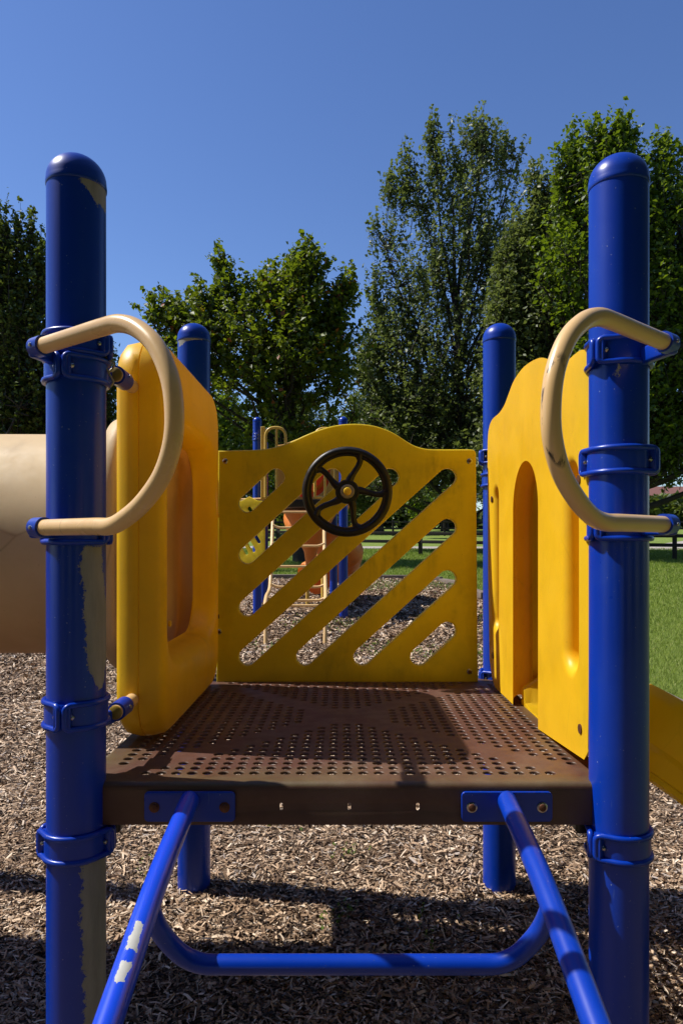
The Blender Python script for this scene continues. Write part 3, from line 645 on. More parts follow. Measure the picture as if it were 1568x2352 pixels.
cl(PC, X0 - HW + .007, D2, CZ + .335, -15, h=.024); cl(PC, X0 - HW + .007, D2, CZ - .535, -15, h=.024)

# deck
def deck():
    p = .0362; n = 33; half = p * n / 2; cy = (1.575 + 2.805) / 2; V_ = []; Fq = []
    hr = .0120; K = 16
    ring = [(math.cos(2 * PI * k / K), math.sin(2 * PI * k / K)) for k in range(K)]
    sq = []
    for c, s in ring: m_ = max(abs(c), abs(s)); sq.append((c / m_ * p / 2, s / m_ * p / 2))
    for i in range(n):
        for j in range(n):
            x = X0 + (i - (n - 1) / 2) * p; y = cy + (j - (n - 1) / 2) * p; u, v = x - X0, y - cy; b = len(V_)
            au, av = abs(u), abs(v)
            hole = abs(au - av) > .052 and max(au, av) < .575 and not (au < .11 and av < .08)
            if max(au, av) > .575: hole = False
            if hole:
                V_ += [(x + a, y + c, DZ) for a, c in sq] + [(x + a * (hr + .0012), y + c * (hr + .0012), DZ) for a, c in ring] + [(x + a * hr, y + c * hr, DZ - .0016) for a, c in ring] + [(x + a * hr, y + c * hr, DZ - .006) for a, c in ring]
                for l in range(3):
                    for k in range(K):
                        k2 = (k + 1) % K; Fq.append((b + l * K + k, b + l * K + k2, b + (l + 1) * K + k2, b + (l + 1) * K + k))
            else:
                V_ += [(x - p / 2, y - p / 2, DZ), (x + p / 2, y - p / 2, DZ), (x + p / 2, y + p / 2, DZ), (x - p / 2, y + p / 2, DZ)]; Fq.append((b, b + 1, b + 2, b + 3))
    mb = MB(); mb.v = V_; mb.f = Fq
    # rolled rim on four sides
    q = half; r = .014; T = .020
    for (ax, sg) in ((0, -1), (0, 1), (1, -1), (1, 1)):
        prof = [(q, DZ)] + [(q + r * math.sin(R(a)), DZ - r + r * math.cos(R(a))) for a in range(15, 91, 15)]
        if not (ax == 1 and sg == -1): prof += [(q + r, DZ - .088), (q + r - .004, DZ - .088), (q + r - .004, DZ - .02)]
        vs = []
        for (o_, z) in prof:
            ext = o_ - .0
            for e_ in (-1, 1):
                if ax == 0: vs.append((X0 + sg * o_, cy + e_ * ext, z))
                else: vs.append((X0 + e_ * ext, cy + sg * o_, z))
        fs = [(2 * i, 2 * i + 1, 2 * i + 3, 2 * i + 2) for i in range(len(prof) - 1)]
        mb.add(vs, fs)
    me = mb.mesh(); bm = bmesh.new(); bm.from_mesh(me); bmesh.ops.recalc_face_normals(bm, faces=bm.faces); bm.to_mesh(me); bm.free()
    yf = cy - half - r
    # front skirt with three little slots
    sl = []
    for px in (645, 801, 958):
        c = (px - HX) * yf / F; zc = -.066 + .013; sl.append(rrect(c - .0037, -.053 - .0085, c + .0037, -.053 + .0085, .0035, 4))
    sk = slab(rrect(X0 - half - r + .001, -.094, X0 + half + r - .001, -.0135, .003, 2), sl, .004, .001, M_FRONT(0, yf + .0021, DZ), 1)
    d = finish('deck', join_meshes([me, sk]), m_deck, play, 35)
    ub = MB()
    for xx in (-.3, .0, .3): ub.box((X0 + xx + .01, cy, DZ - .035), (.003, half - .02, .025))
    ub.build('joist', m_deck, d)
    bk = MB()
    for sx in (-1, 1):
        for yy in (1.64, 2.76): bk.box((X0 + sx * .555, yy, DZ - .100), (.035, .030, .028), bev=.008)
    bk.build('bracket', m_black, d); return d, yf
dk, YF = deck()

# steering panel
def zp(zx, zy, d=2.72):
    sx, sy = (500 + zx * .47832) / 1.08865, (1000 + zy * .47832) / 1.08865; return ((sx - HX) * d / F, (HY - sy) * d / F)
def steering_panel():
    top = [(92, 264), (270, 260), (340, 255), (410, 240), (480, 214), (560, 178), (640, 148), (730, 128), (830, 124), (920, 137), (1000, 167), (1060, 204), (1110, 234), (1160, 251), (1220, 257), (1400, 257)]
    tp = catmull([(*zp(*a), 0) for a in top], 4)
    bl = zp(84, 1476); br = zp(1450, 1476); tr = zp(1440, 257)
    out = [(p.x, p.y) for p in tp]
    rc = .018; out += [(tr[0] - rc + rc * math.sin(R(a)), tr[1] - rc + rc * math.cos(R(a))) for a in (20, 45, 70, 90)]
    out += [(br[0], br[1]), (bl[0], bl[1])]
    holes = []
    for a, b in (((245, 540), (393, 402)), ((245, 810), (690, 402)), ((245, 1085), (990, 402)), ((245, 1343), (1290, 402)), ((545, 1343), (1290, 667)), ((845, 1343), (1290, 937)), ((1142, 1343), (1290, 1207))):
        A = Vector(zp(*a)); B = Vector(zp(*b)); r = .0335; t = (B - A).normalized(); an = math.atan2(t.y, t.x); h = []
        for k in range(13): q = an - PI / 2 + PI * k / 12; h.append((B.x + r * math.cos(q), B.y + r * math.sin(q)))
        for k in range(13): q = an + PI / 2 + PI * k / 12; h.append((A.x + r * math.cos(q), A.y + r * math.sin(q)))
        holes.append(h)
    me = slab(out, holes, .034, .007, M_FRONT(0, 2.737, CZ), 3)
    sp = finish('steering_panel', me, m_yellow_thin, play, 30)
    # wheel
    yw = 2.63; c = zp(767, 480, yw); Cw = Vector((c[0], yw, CZ + c[1])); rw = .153; mb = MB()
    mb.tube([Cw + Vector((rw * math.cos(2 * PI * k / 72), 0, rw * math.sin(2 * PI * k / 72))) for k in range(72)], .0150, 14, closed=True)
    mb.tube([Cw + Vector((.138 * math.cos(2 * PI * k / 72), -.004, .138 * math.sin(2 * PI * k / 72))) for k in range(72)], .006, 8, closed=True)
    for i in range(5):
        a0 = R(70 + 72 * i); pts = []
        for (r_, da) in ((.030, 12), (.055, 6), (.080, 0), (.105, -3), (.128, -2), (.146, 2)):
            a = a0 + R(da * 1.0); pts.append(Cw + Vector((r_ * math.cos(a), .004, r_ * math.sin(a))))
        pp = catmull(pts, 4); nn = len(pp); wd = [(.0175 - .0065 * min(1, t / .35) + max(0, t - .75) * .035) for t in [k / (nn - 1) for k in range(nn)]]
        mb.tube(pp, wd, 10)
    Mx = Matrix.Rotation(R(90), 3, 'X')
    mb.lathe([(.045, -.012), (.045, .006), (.040, .012), (0, .012)], Cw, 36, Mx)
    whl = mb.build('steering_wheel', m_wheel, sp, 50)
    MB().lathe([(.014, 0), (.014, .012), (.018, .020), (.0245, .020), (.0255, .015), (.0255, .0)], Cw + Vector((0, -.011, 0)), 36, Mx).build('washer', m_steel, whl) if False else None
    MB().lathe([(.0265, .0), (.0265, .006), (.0235, .010), (.018, .008), (0, .008)], Cw + Vector((0, -.011, 0)), 36, Mx).build('washer', m_alu, sp)
    MB().lathe([(.0150, .0), (.0150, .016), (.0120, .022), (.006, .0235), (0, .024)], Cw + Vector((0, -.011, 0)), 32, Mx).build('hub_cap', m_cap, sp)
    MB().lathe([(.022, -.03), (.022, .10)], Cw + Vector((0, .09, 0)), 24, Mx).build('axle', m_black, sp)
    for (a, b) in ((1405, 321), (1405, 1420), (130, 321), (97, 1212)):
        q = zp(a, b); Q = Vector((q[0], 2.7195, CZ + q[1])); MB().lathe([(.0105, 0), (.0105, .0015), (.0085, .003), (0, .003)], Q, 20, Mx).build('bolt', m_steel, sp)
        MB().lathe([(.0062, .002), (.0058, .0065), (0, .0075)], Q, 14, Mx).build('bolt', m_rust, sp)
steering_panel()

# yellow tunnel entrance panel (left) with tan crawl tunnel
TD, TZ, TR = 2.26, CZ - .005, .345
def tunnel_side():
    # hollow moulded body with big soft edges: lofted ring section
    d0, d1, z0, z1 = 1.835, 2.69, CZ - .530, CZ + .547; xo, xi = -.592, -.462
    xm = (xo + xi) / 2; hx = (xi - xo) / 2
    N = 120
    def outline(ins, rr):
        a = rrect(d0 + ins, z0 + ins, d1 - ins, z1 - ins, rr, 14); return a
    def resample(poly, n):
        P_ = [Vector((a, b)) for a, b in poly]; P_.append(P_[0]); L = [0]
        for i in range(len(P_) - 1): L.append(L[-1] + (P_[i + 1] - P_[i]).length)
        out = []
        j = 0
        for k in range(n):
            s = L[-1] * k / n
            while L[j + 1] < s: j += 1
            t = (s - L[j]) / max(1e-9, L[j + 1] - L[j]); out.append(P_[j].lerp(P_[j + 1], t))
        return out
    def start(poly):   # same start direction for every ring: start near centre-bottom
        k = min(range(len(poly)), key=lambda i: abs(math.atan2(poly[i][1] - (z0 + z1) / 2, poly[i][0] - (d0 + d1) / 2) + PI / 2)); return poly[k:] + poly[:k]
    rings = []
    Hd, Hz0, Hz1 = .345, TZ - .32, TZ + .335
    # (x, inset, corner radius) outside going inward->outer edge, then inner hole back
    prof = [('o', xo, .040), ('o', xo + .004, .018), ('o', xo + .018, .005), ('o', xo + .045, .0), ('o', xm - .002, .0), ('o', xm, .003), ('o', xm + .002, .0), ('o', xi - .045, .002), ('o', xi - .020, .008), ('o', xi - .007, .020), ('o', xi, .038),
            ('h', xi, -.040), ('h', xi - .004, -.026), ('h', xi - .014, -.014), ('h', xi - .030, -.006), ('h', xi - .060, .002), ('h', xi - .078, .004), ('h', xi - .084, .010)]
    vs = []; n = N
    for (kind, x, ins) in prof:
        if kind == 'o': poly = start([tuple(p) for p in resample(outline(ins, .115 - ins * .4), 480)])
        else: poly = start([tuple(p) for p in resample(rrect(TD - Hd + ins, Hz0 + ins, TD + Hd - ins, Hz1 - ins, .13, 14), 480)])
        # even angular spacing through the centre keeps rings matched
        P_ = poly[::4]; vs += [(x, a, b) for a, b in P_]
    n = 120; L = len(prof); fs = []
    for i in range(L):
        j = (i + 1) % L
        for k in range(n): fs.append((i * n + k, i * n + (k + 1) % n, j * n + (k + 1) % n, j * n + k))
    me = MB().add(vs, fs).mesh(); bm = bmesh.new(); bm.from_mesh(me); bmesh.ops.recalc_face_normals(bm, faces=bm.faces); bm.to_mesh(me); bm.free()
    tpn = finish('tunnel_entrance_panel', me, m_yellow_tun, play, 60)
    # pipes that carry the panel
    My = Matrix.Rotation(R(90), 3, 'X')
    for z_ in (CZ + .403, CZ - .410):
        MB().tube([(-.543, 1.700, z_), (-.543, 2.66, z_)], .0172, 24).build('rail', m_tanpipe, tpn)
        MB().lathe([(.0165, 0), (.0165, .004), (.013, .0065), (0, .007)], (-.543, 1.700, z_), 24, My).build('end_cap', m_brass, tpn)
        s = MB(); s.tube([(-.543, 1.706, z_), (-.543, 1.775, z_)], .0225, 28, cap=True); s.box((-.575, 1.655, z_ - .01), (.012, .058, .017), R(-20), bev=.006); s.build('sleeve', m_blue, tpn)
        s = MB(); s.tube([(-.5200, 1.742, z_ + .004), (-.5175, 1.742, z_ + .006)], .0045, 10); s.build('bolt', m_steel, tpn)
    for (dd, zz) in ((1.90, .33), (2.66, -.28), (2.66, .10), (1.91, -.22)):
        MB().tube([(xi - .004, dd, CZ + zz), (xi + .002, dd, CZ + zz)], .008, 14).build('plug', m_rust if zz > .2 or zz < -.25 else m_yellow, tpn)
    # crawl tube: swollen lip then barrel, thin shell
    prof = [(xi - .083, .346), (xo + .004, .356), (xo - .004, .372), (xo - .020, .380), (xo - .060, .378), (xo - .085, .366), (xo - .10, .352), (xo - .13, .345)] + [(xo - .13 - .55 * i, .345 + .0015 * math.sin(i * 2)) for i in range(1, 4)]
    vs = []; fs = []; n = 96
    inner = [(x_, r_ - .007) for x_, r_ in reversed(prof)]
    allp = prof + inner
    for (x_, r_) in allp:
        sqz = min(1, max(0, (x_ - (xo - .09)) / .09)); pw = 2 + 4.0 * sqz; sc = 1 - .010 * sqz
        for k in range(n):
            a = 2 * PI * k / n; ca, sa = math.cos(a), math.sin(a); q = (abs(ca) ** pw + abs(sa) ** pw) ** (-1 / pw) * sc; vs.append((x_, TD + r_ * q * ca, TZ + r_ * q * sa))
    for i in range(len(allp)):
        j = (i + 1) % len(allp)
        for k in range(n): fs.append((i * n + k, i * n + (k + 1) % n, j * n + (k + 1) % n, j * n + k))
    me = MB().add(vs, fs).mesh(); bm = bmesh.new(); bm.from_mesh(me); bmesh.ops.recalc_face_normals(bm, faces=bm.faces); bm.to_mesh(me); bm.free()
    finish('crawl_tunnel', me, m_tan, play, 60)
    # the platform at the far end of the tunnel, beyond the left border
    xl = xo - .13 - 1.65 - .05
    for (px_, py_) in ((xl, 1.70), (xl, 3.02), (xl - 1.22, 1.70), (xl - 1.22, 3.02)): post(px_, py_, PTOP, play)
    MB().box((xl - .61, 2.36, DZ - .04), (.60, .65, .045), bev=.01).build('deck', m_deck, play)
    finish('tunnel_entrance_panel', slab(rrect(1.84, CZ - .53, 2.69, CZ + .52, .11), [[(TD + .335 * math.cos(a), TZ + .335 * math.sin(a)) for a in [2 * PI * k / 48 for k in range(48)]]], .12, .03, M_SIDE(xl + .01)), m_yellow_tun, play, 40)
tunnel_side()

# slide entrance panel (right) and slide
def slide_side():
    K = .949; xi = X0 + .547; d0, d1 = 1.615, 2.70; dc = 2.173; zb = CZ - .507
    topp = [(d0 / K, .35), (d0 / K + .012, .42), (d0 / K + .05, .448), (1.86, .450), (1.94, .462), (2.03, .496), (2.13, .526), (2.29, .542), (2.42, .530), (2.50, .500), (2.57, .472), (2.66, .458), (2.78, .455), (d1 / K - .012, .43), (d1 / K, .37)]
    tp = [(p.x * K, p.y * K + CZ) for p in catmull([(a, b, 0) for a, b in topp], 5)]
    outer = [(d0, zb + .03), (d0 + .0, zb + .01)] + tp + [(d1 - .008, CZ - .1), (d1 - .035, CZ - .44), (d1 - .07, zb + .02)]
    # arch opening, open at the bottom
    w = .174; ot = CZ + .275
    arch = [(dc + w * math.cos(a), ot - w + w * math.sin(a)) for a in [PI * k / 20 for k in range(21)]]
    outer += [(d1 - .11, zb), (dc + w, zb)] + arch + [(dc - w, zb)]
    outer = [p for i, p in enumerate(outer) if i == 0 or math.hypot(p[0] - outer[i - 1][0], p[1] - outer[i - 1][1]) > .002]
    slots = []
    for (a, b) in ((1.742, .044), (2.585, .034)): slots.append(rrect(a - b, CZ - .31, a + b, CZ + .19, b - .001, 10))
    front = slab(outer, slots, .064, .026, M_SIDE(xi + .032), 5)
    back = slab(outer, [], .060, .010, M_SIDE(xi + .089), 3)
    wo = w + .045; w2 = w + .0015; arch2 = [(dc + w2 * math.cos(a), ot - w + w2 * math.sin(a)) for a in [PI * k / 20 for k in range(21)]]; hood = [(dc - w2, zb), (dc - wo, zb)] + [(dc - wo * math.cos(a), ot - w + wo * math.sin(a)) for a in [PI * k / 20 for k in range(21)]] + [(dc + wo, zb), (dc + w2, zb)] + arch2
    back = join_meshes([back, slab(hood, [], .140, .004, M_SIDE(xi + .119 + .07), 2)])
    sp = finish('slide_entrance_panel', join_meshes([front, back]), m_yellow, play, 35)
    # jamb walls that run outward beside the chute
    for (dd, zz) in ((1.675, .147), (1.665, -.44), (2.645, .16), (2.62, -.42)):
        MB().tube([(xi - .003, dd, CZ + zz), (xi + .004, dd, CZ + zz)], .0115, 16).build('bolt', m_rust, sp)
    # chute: swept U section
    path = []
    for (x, z) in ((xi + .035, DZ + .004), (xi + .12, DZ + .002), (xi + .22, DZ - .035), (xi + .36, DZ - .125), (xi + .75, DZ - .42), (xi + 1.05, DZ - .60), (xi + 1.35, DZ - .68), (xi + 1.62, DZ - .69)): path.append((x, 0, z))
    pp = catmull(path, 5); vs = []; fs = []
    sec = [(-.215, -.105), (-.222, -.10), (-.222, .0), (-.230, .13), (-.245, .185), (-.262, .192), (-.272, .180), (-.274, .14), (-.260, .06), (-.262, .03), (-.285, -.03), (-.285, -.13), (-.20, -.14)]
    # inner bed profile
    inner = [(-.205, .16), (-.185, .03), (-.165, .004), (-.12, 0), (.12, 0), (.165, .004), (.185, .03), (.205, .16)]
    lip = [(-.212, .185), (-.228, .195), (-.245, .185), (-.252, .15), (-.243, .05), (-.262, .035), (-.262, .0), (-.262, -.014), (-.292, -.018), (-.294, -.032), (-.26, -.040)]
    prof = list(reversed(lip)) + inner + [(-a, b) for a, b in lip]
    n = len(prof)
    for i, p in enumerate(pp):
        t = (pp[min(i + 1, len(pp) - 1)] - pp[max(i - 1, 0)]).normalized(); up = Vector((-t.z, 0, t.x)); sc = .15 + .85 * min(1, max(0, (p.x - xi) / .22))
        for (a, b) in prof:
            hh = b * (sc if b > 0.01 else 1); vs.append(p + up * hh + Vector((0, dc + a * min(1, .68 + .32 * max(0, (p.x - xi - .18) / .10)), 0)))
    for i in range(len(pp) - 1):
        for k in range(n - 1): fs.append((i * n + k, i * n + k + 1, (i + 1) * n + k + 1, (i + 1) * n + k))
        fs.append((i * n + n - 1, i * n, (i + 1) * n, (i + 1) * n + n - 1))
    fs.append(tuple(range(n))); fs.append(tuple((len(pp) - 1) * n + k for k in reversed(range(n))))
    sl = MB().add(vs, fs).build('slide', m_slide, play, 45)
slide_side()

# grab bars
def grab(p, s, dirv, z_top, z_bot, side):
    s = Vector(s); u = Vector(dirv)
    prof = [(0, z_top), (.45, z_top), (.82, z_top), (1.02, z_top - .003), (1.22, z_top - .022), (1.42, z_top - .062), (1.56, z_top - .120), (1.61, z_top - .178), (1.595, z_top - .235), (1.49, z_top - .290), (1.30, z_top - .334), (1.10, z_top - .362), (.92, z_bot), (.7, z_bot), (0, z_bot)]
    pts = catmull([s + u * t + Vector((0, 0, z)) for t, z in prof], 6)
    m = m_tanpipe if side < 0 else m_scuff
    g = MB().tube(pts, .0168, 24).build('grab_bar', m, play, 60)
    for z in (z_top, z_bot):
        e0 = s + u * -.10 + Vector((0, 0, z)); e1 = s + u * .03 + Vector((0, 0, z)); un = u.normalized()
        mb = MB(); mb.tube([s - un * .026 + Vector((0, 0, z)), s - un * .022 + Vector((0, 0, z)), s + un * .012 + Vector((0, 0, z))], [.0175, .0215, .0215], 28)
        # strap from the sleeve back to the post clamp
        c = Vector((p[0], p[1], z)); q = s + Vector((0, 0, z)); mid = (q + c) / 2 + Vector((side * .018, 0, -.004)); dv = c - q
        mb.box(mid, (dv.length / 2, .012, .018), math.atan2(dv.y, dv.x), bev=.006)
        mb.build('socket', m_blue, g)
        nrm = Vector((-un.y * side, un.x * side, 0)); nrm = nrm if nrm.y < 0 else -nrm
        Mq = nrm.to_track_quat('Z', 'Y').to_matrix(); MB().lathe([(.0042, 0), (.004, .003), (0, .0045)], s - un * .006 + Vector((0, 0, z)) + nrm * .021, 12, Mq).build('rivet', m_steel, g)
def scuff_mat():
    k = NT('tan_paint_scuffed'); col = k.mix(k.noise(5, 5), (.66, .42, .17, 1), (.76, .51, .25, 1)); x, y, z = k.xyz()
    zn = k.ramp(k.math('DIVIDE', k.math('SUBTRACT', z, CZ + .08), .26), [(.0, 0.), (.25, 1.), (.75, 1.), (1.0, 0.)])
    # the side that bodies rub against: towards the camera's left, along the outer bend
    l = k.math('SUBTRACT', .0038, k.math('ABSOLUTE', k.math('ADD', k.math('SUBTRACT', y, 1.166), k.math('MULTIPLY', k.math('SUBTRACT', z, CZ + .257), 0.0))))
    lm = k.ramp(k.math('MULTIPLY', l, 100), [(.0, 0.), (.3, 1.)])
    br = k.ramp(k.noise(45, 5, .75, stretch=(1, 1, .25)), [(.50, 0.), (.56, 1.)])
    mk = k.math('MULTIPLY', k.math('MULTIPLY', zn, lm), br)
    col = k.mix(mk, col, (.02, .015, .012, 1)); k.base(col, .32, 0, .1); return k.m
m_scuff = scuff_mat()
grab((lx, D1), (-.623, 1.47, 0), (.209, -.160, 0), CZ + .407, CZ + .030, -1)
grab((rx_, D1), (.660, 1.443, 0), (-.195, -.170, 0), CZ + .407, CZ + .036, 1)

# front climber: side rails, dropped rung, bolting plates
def climber():
    o = empty('climber', (X0, 1.3, DZ - .1)); o.parent = play; o.matrix_parent_inverse = parent_world(play).inverted()
    XR = .352
    for s in (-1, 1):
        x = X0 + s * XR; k = blue_mat('blue_paint_rail_worn', x, 0, .02) if s > 0 else None
        pts = catmull([(x, YF - .004, CZ - .574), (x, 1.50, CZ - .585), (x, 1.42, CZ - .597), (x, 1.32, CZ - .614), (x, 1.22, CZ - .638), (x, 1.13, CZ - .664), (x, 1.04, CZ - .690), (x, .90, CZ - .735), (x, .72, CZ - .82), (x, .56, CZ - .95), (x, .46, CZ - 1.12), (x, .42, CZ - 1.50)], 5)
        MB().tube(pts, .0215, 24).build('side_rail', m_rail if s < 0 else m_blue, o, 60)
        pl = slab(rrect(x - .101, CZ - .622, x + .101, CZ - .555, .010, 5), [], .007, .0022, M_FRONT(0, YF - .0052, 0), 2)
        pe = finish('mount_plate', pl, m_blue, o, 35)
        Mx = Matrix.Rotation(R(90), 3, 'X')
        for b in (-.078, .078):
            Q = Vector((x + b, YF - .009, CZ - .589)); bo = MB().lathe([(.0118, 0), (.0118, .0012), (.010, .0022), (0, .0022)], Q, 22, Mx).build('washer', m_steel if s > 0 else m_rust, o)
            MB().lathe([(.0085, .0015), (.0078, .0055), (.004, .0072), (0, .0075)], Q, 18, Mx).build('bolt', m_rust, o)
    c = X0; y = 1.262; zt = CZ - .628; zl = CZ - .757
    pts = fillet([(c - XR, y - .03, zt), (c - XR + .012, y, zt - .07), (c - .285, y + .005, zl - .0), (c + .285, y + .005, zl), (c + XR - .012, y, zt - .07), (c + XR, y - .03, zt)], .105, 10)
    MB().tube(pts, .0172, 20).build('rung', m_blue, o, 60)
k = NT('blue_paint_chipped_rail'); x_, y_, z_ = k.xyz(); col = k.mix(k.noise(3, 5, .6), (.003, .042, .50, 1), (.006, .062, .68, 1))
nz = k.math('MULTIPLY', k.math('SUBTRACT', k.noise(45, 5, .7), .5), .03); nz2 = k.math('MULTIPLY', k.math('SUBTRACT', k.noise(30, 5, .7), .5), .020)
tot = None
for (yc, hw) in ((1.145, .026), (1.083, .019)):
    a = k.math('LESS_THAN', k.math('ABSOLUTE', k.math('ADD', k.math('SUBTRACT', y_, yc), nz)), hw)
    b = k.math('LESS_THAN', k.math('ABSOLUTE', k.math('ADD', k.math('SUBTRACT', x_, X0 - .352 + .003), nz2)), .0085)
    c = k.math('MULTIPLY', a, b); tot = c if tot is None else k.math('MAXIMUM', tot, c)
col = k.mix(tot, col, k.mix(k.noise(60, 4), (.34, .34, .32, 1), (.5, .5, .47, 1))); k.base(col, k.ramp(tot, [(0, .3), (1, .6)]), 0, .25); k.bump(k.math('SUBTRACT', 1, tot), .6, .001)
m_rail = k.m
climber()
# frayed cord hanging off the left clamp
ct = [(-.530, 1.60, CZ + .445), (-.521, 1.597, CZ + .43), (-.530, 1.59, CZ + .418), (-.517, 1.59, CZ + .408), (-.511, 1.59, CZ + .396), (-.520, 1.59, CZ + .383), (-.528, 1.59, CZ + .39), (-.519, 1.59, CZ + .374), (-.512, 1.59, CZ + .360), (-.518, 1.59, CZ + .350)]
cord = MB().tube(catmull(ct, 6), .0022, 8).build('cord', simple('pale_cord', (.42, .34, .20, 1), .8)); tag(cord, 'short frayed pale cord hanging from the upper clamp of the left front post', 'cord')

# ------------------------------------------------------------ the far play structure
far = empty('play_structure', (0, 10.2, gz(10))); tag(far, 'far play structure with ladder, yellow bar gate and orange spiral slide behind the steering panel', 'play structure')
def fpost(px, d, ztop_py):
    x = (px - HX) * d / F; return post(x, d, P(px, ztop_py, d).z, far), x
pa, xa = fpost(590, 10.3, 958); pb, xb = fpost(787, 9.9, 957)
pc, xc = fpost(606, 11.5, 1012); pd_, xd = fpost(765, 11.5, 1070)
for z in (1000, 1008): cl(pa, xa, 10.3, P(590, z, 10.3).z, -90, h=.02)
dzf = P(700, 1146, 10).z
MB().box(((xa + xb) / 2, 10.75, dzf - .055), ((xb - xa) / 2 + .02, .66, .055), bev=.01).build('deck', simple('black_deck', (.010, .009, .008, 1), .5), far)
def Q(px, py, d): return tuple(P(px, py, d))
# bar gates either side of the ladder
def gate(x0, x1, y0, y1, bars, d):
    g = MB(); r = .021
    g.tube(fillet([Q(x0, y1, d), Q(x0, y0, d), Q(x1, y0, d), Q(x1, y1, d), Q(x0, y1, d)], .22, 8), r, 12)
    for b in bars: g.tube([Q(b, y0 + 1, d), Q(b, y1, d)], r * .85, 10)
    return g.build('bar_gate', m_yelpaint, far)
m_yelpaint = plastic('yellow_paint', (.55, .34, .05, 1), (.66, .42, .08, 1), .1, 0, rough=.35)
g = MB(); g.tube(fillet([Q(609, 1142, 9.95), Q(609, 982, 9.95), Q(655, 982, 9.95), Q(655, 1142, 9.95)], .16, 8), .021, 12); g.tube([Q(634, 984, 9.95), Q(634, 1142, 9.95)], .018, 10); g.tube([Q(609, 1142, 9.95), Q(655, 1142, 9.95)], .018, 10)
g.build('bar_gate', m_yelpaint, far)
g = MB(); g.tube(fillet([Q(768, 1142, 9.95), Q(768, 984, 9.95), Q(722, 984, 9.95), Q(722, 1142, 9.95)], .16, 8), .021, 12); g.tube([Q(745, 984, 9.95), Q(745, 1142, 9.95)], .018, 10); g.tube([Q(722, 1142, 9.95), Q(768, 1142, 9.95)], .018, 10)
g.build('bar_gate', m_yelpaint, far)
# yellow side plates
finish('side_plate', slab(rrect((597 - HX) * 10 / F, 0, (607 - HX) * 10 / F, 1.03, .01), [], .25, .01, M_FRONT(0, 10.15, dzf)), m_yelpaint, far)
finish('side_plate', slab(rrect((770 - HX) * 10 / F, 0, (780 - HX) * 10 / F, .9, .01), [], .25, .01, M_FRONT(0, 10.15, dzf)), m_yelpaint, far)
# wavy yellow rear hood with the orange slide mouth inside
hood = [(xa + .16, 0), (xa + .16, .95), (xa + .30, .97), (xa + .48, 1.04), (xa + .66, 1.10), (xa + .85, 1.06), (xb - .22, .98), (xb - .05, .95), (xb - .05, 0)]
hp = [hood[0]] + [(p.x, p.y) for p in catmull([(a, b, 0) for a, b in hood[1:-1]], 5)] + [hood[-1]]
hc = ((xa + xb) / 2 + .06, .50)
finish('slide_hood', slab(hp, [[(hc[0] + .36 * math.cos(a), hc[1] + .40 * math.sin(a)) for a in [2 * PI * k / 36 for k in range(36)]]], .08, .02, M_FRONT(0, 11.42, dzf)), plastic('peach_plastic', (.62, .30, .05, 1), (.72, .38, .07, 1), .1, .2), far)
MB().lathe([(.40, 0), (.42, .06), (.40, .5), (.30, .72), (.02, .76)], (hc[0], 11.46, dzf + hc[1]), 36, Matrix.Rotation(R(-90), 3, 'X')).build('slide_mouth', m_red, far)
# spiral tube slide
axx, axy = P(742, 1200, 12.05).x, 12.05; zt, zb_ = dzf + .32, gz(11.5) + .36; pts = []
for i in range(64):
    t = i / 63; a = R(22 + 470 * t); rr = .37; pts.append((axx + rr * math.cos(a), axy + rr * math.sin(a), zt + (zb_ - zt) * t))
pts = [(hc[0], 11.55, dzf + hc[1])] + pts[4:]
mb = MB(); N_ = len(catmull(pts, 2)); mb.tube(catmull(pts, 2), [  .30 + (.012 if i % 9 in (0, 1) else 0) for i in range(N_)], 28, cap=False); mb.build('spiral_slide', m_orange, far, 60)
# funnel under the deck and the centre pole
MB().lathe([(.06, -.9), (.10, -.62), (.30, -.2), (.42, 0.0)], (P(712, 1170, 10.9).x, 10.9, dzf - .14), 32).build('funnel', m_orange, far)
MB().tube([(axx, axy, gz(12)), (axx, axy, dzf + 1.1)], .045, 16).build('pole', m_yelpaint, far)
MB().tube([Q(705, 1165, 11.2), tuple(Vector((P(705, 1165, 11.2).x, 11.2, gz(11.2) - .05)))], .03, 14).build('pole', m_yelpaint, far)
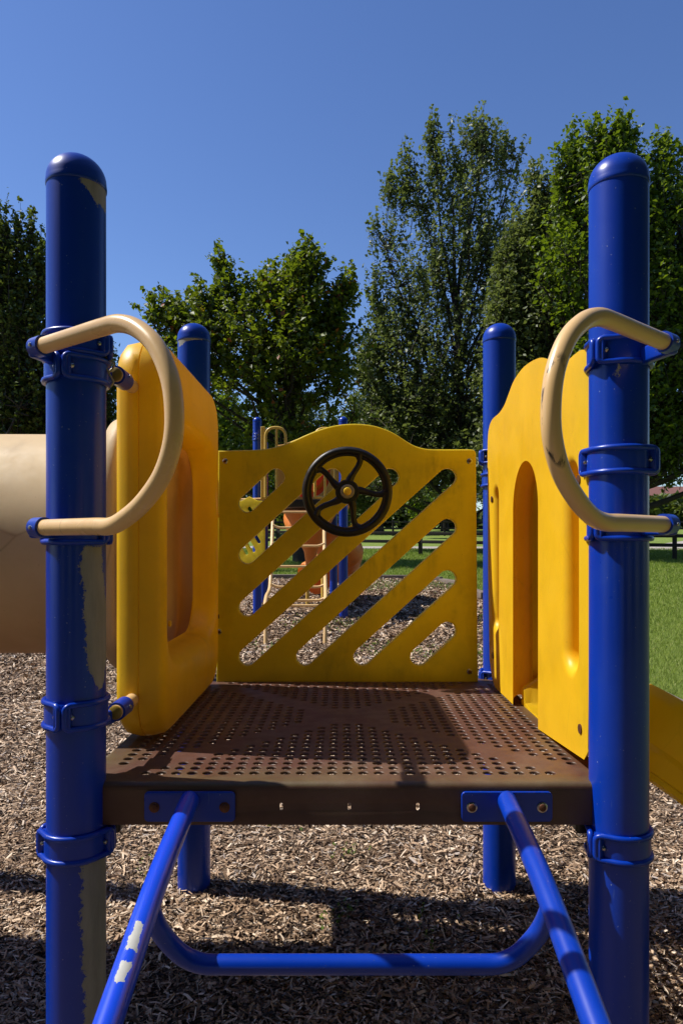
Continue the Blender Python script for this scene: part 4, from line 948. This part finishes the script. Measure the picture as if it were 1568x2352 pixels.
# leaning ladder
la = empty('ladder', (P(684, 1485, 8).x, 8, gz(8))); la.parent = far; la.matrix_parent_inverse = parent_world(far).inverted()
def lrail(pxs):
    pts = []
    for (px, py, d) in pxs: pts.append(P(px, py, d))
    MB().tube(catmull(pts, 5), .024, 14).build('side_rail', m_tanpipe, la, 60)
lrail([(609, 1500, 7.85), (609, 1440, 7.95), (608, 1395, 8.05), (611, 1370, 8.3), (619, 1350, 8.7), (622, 1300, 9.0), (624, 1240, 9.4), (627, 1165, 9.9)])
lrail([(745, 1505, 7.85), (746, 1440, 7.95), (747, 1390, 8.1), (746, 1330, 8.6), (744, 1260, 9.1), (743, 1165, 9.9)])
for (py, xl_, xr_, d) in ((1175, 629, 743, 9.75), (1211, 626, 743, 9.45), (1253, 624, 744, 9.15), (1300, 623, 745, 8.85), (1347, 621, 746, 8.55), (1378, 615, 746, 8.25), (1390, 612, 746, 8.1)):
    A, B = P(xl_, py - 5, d), P(xr_, py - 5, d); lo = P(0, py + 1, d).z
    MB().tube(fillet([A, Vector((A.x + .07, d, lo)), Vector((B.x - .07, d, lo)), B], .07, 6), .016, 12).build('rung', m_tanpipe, la, 60)
# slotted yellow panel low on the left of it
def sidep():
    o = [(-.24, -.5), (-.24, .40), (-.12, .40), (.0, .46), (.12, .40), (.24, .39), (.24, -.5)]; holes = []
    for (a, b, c, d_) in ((-.17, -.12, -.04, -.34), (-.17, .08, .07, -.30), (-.15, .26, .15, -.18), (.0, .29, .17, .06)):
        A, B = Vector((a, b)), Vector((c, d_)); an = math.atan2(B.y - A.y, B.x - A.x); r = .027; h = []
        for k in range(9): q = an - PI / 2 + PI * k / 8; h.append((B.x + r * math.cos(q), B.y + r * math.sin(q)))
        for k in range(9): q = an + PI / 2 + PI * k / 8; h.append((A.x + r * math.cos(q), A.y + r * math.sin(q)))
        holes.append(h)
    c = P(572, 1215, 10.0); return slab(o, holes, .03, .006, Matrix.Translation(c) @ Matrix.Rotation(R(-18), 4, 'Z') @ Matrix.Rotation(R(90), 4, 'X'))
finish('slotted_panel', sidep(), m_yellow_thin, far)
MB().tube([Q(548, 1148, 10.1), Q(610, 1146, 10.1)], .02, 10).build('rail', m_tanpipe, far)
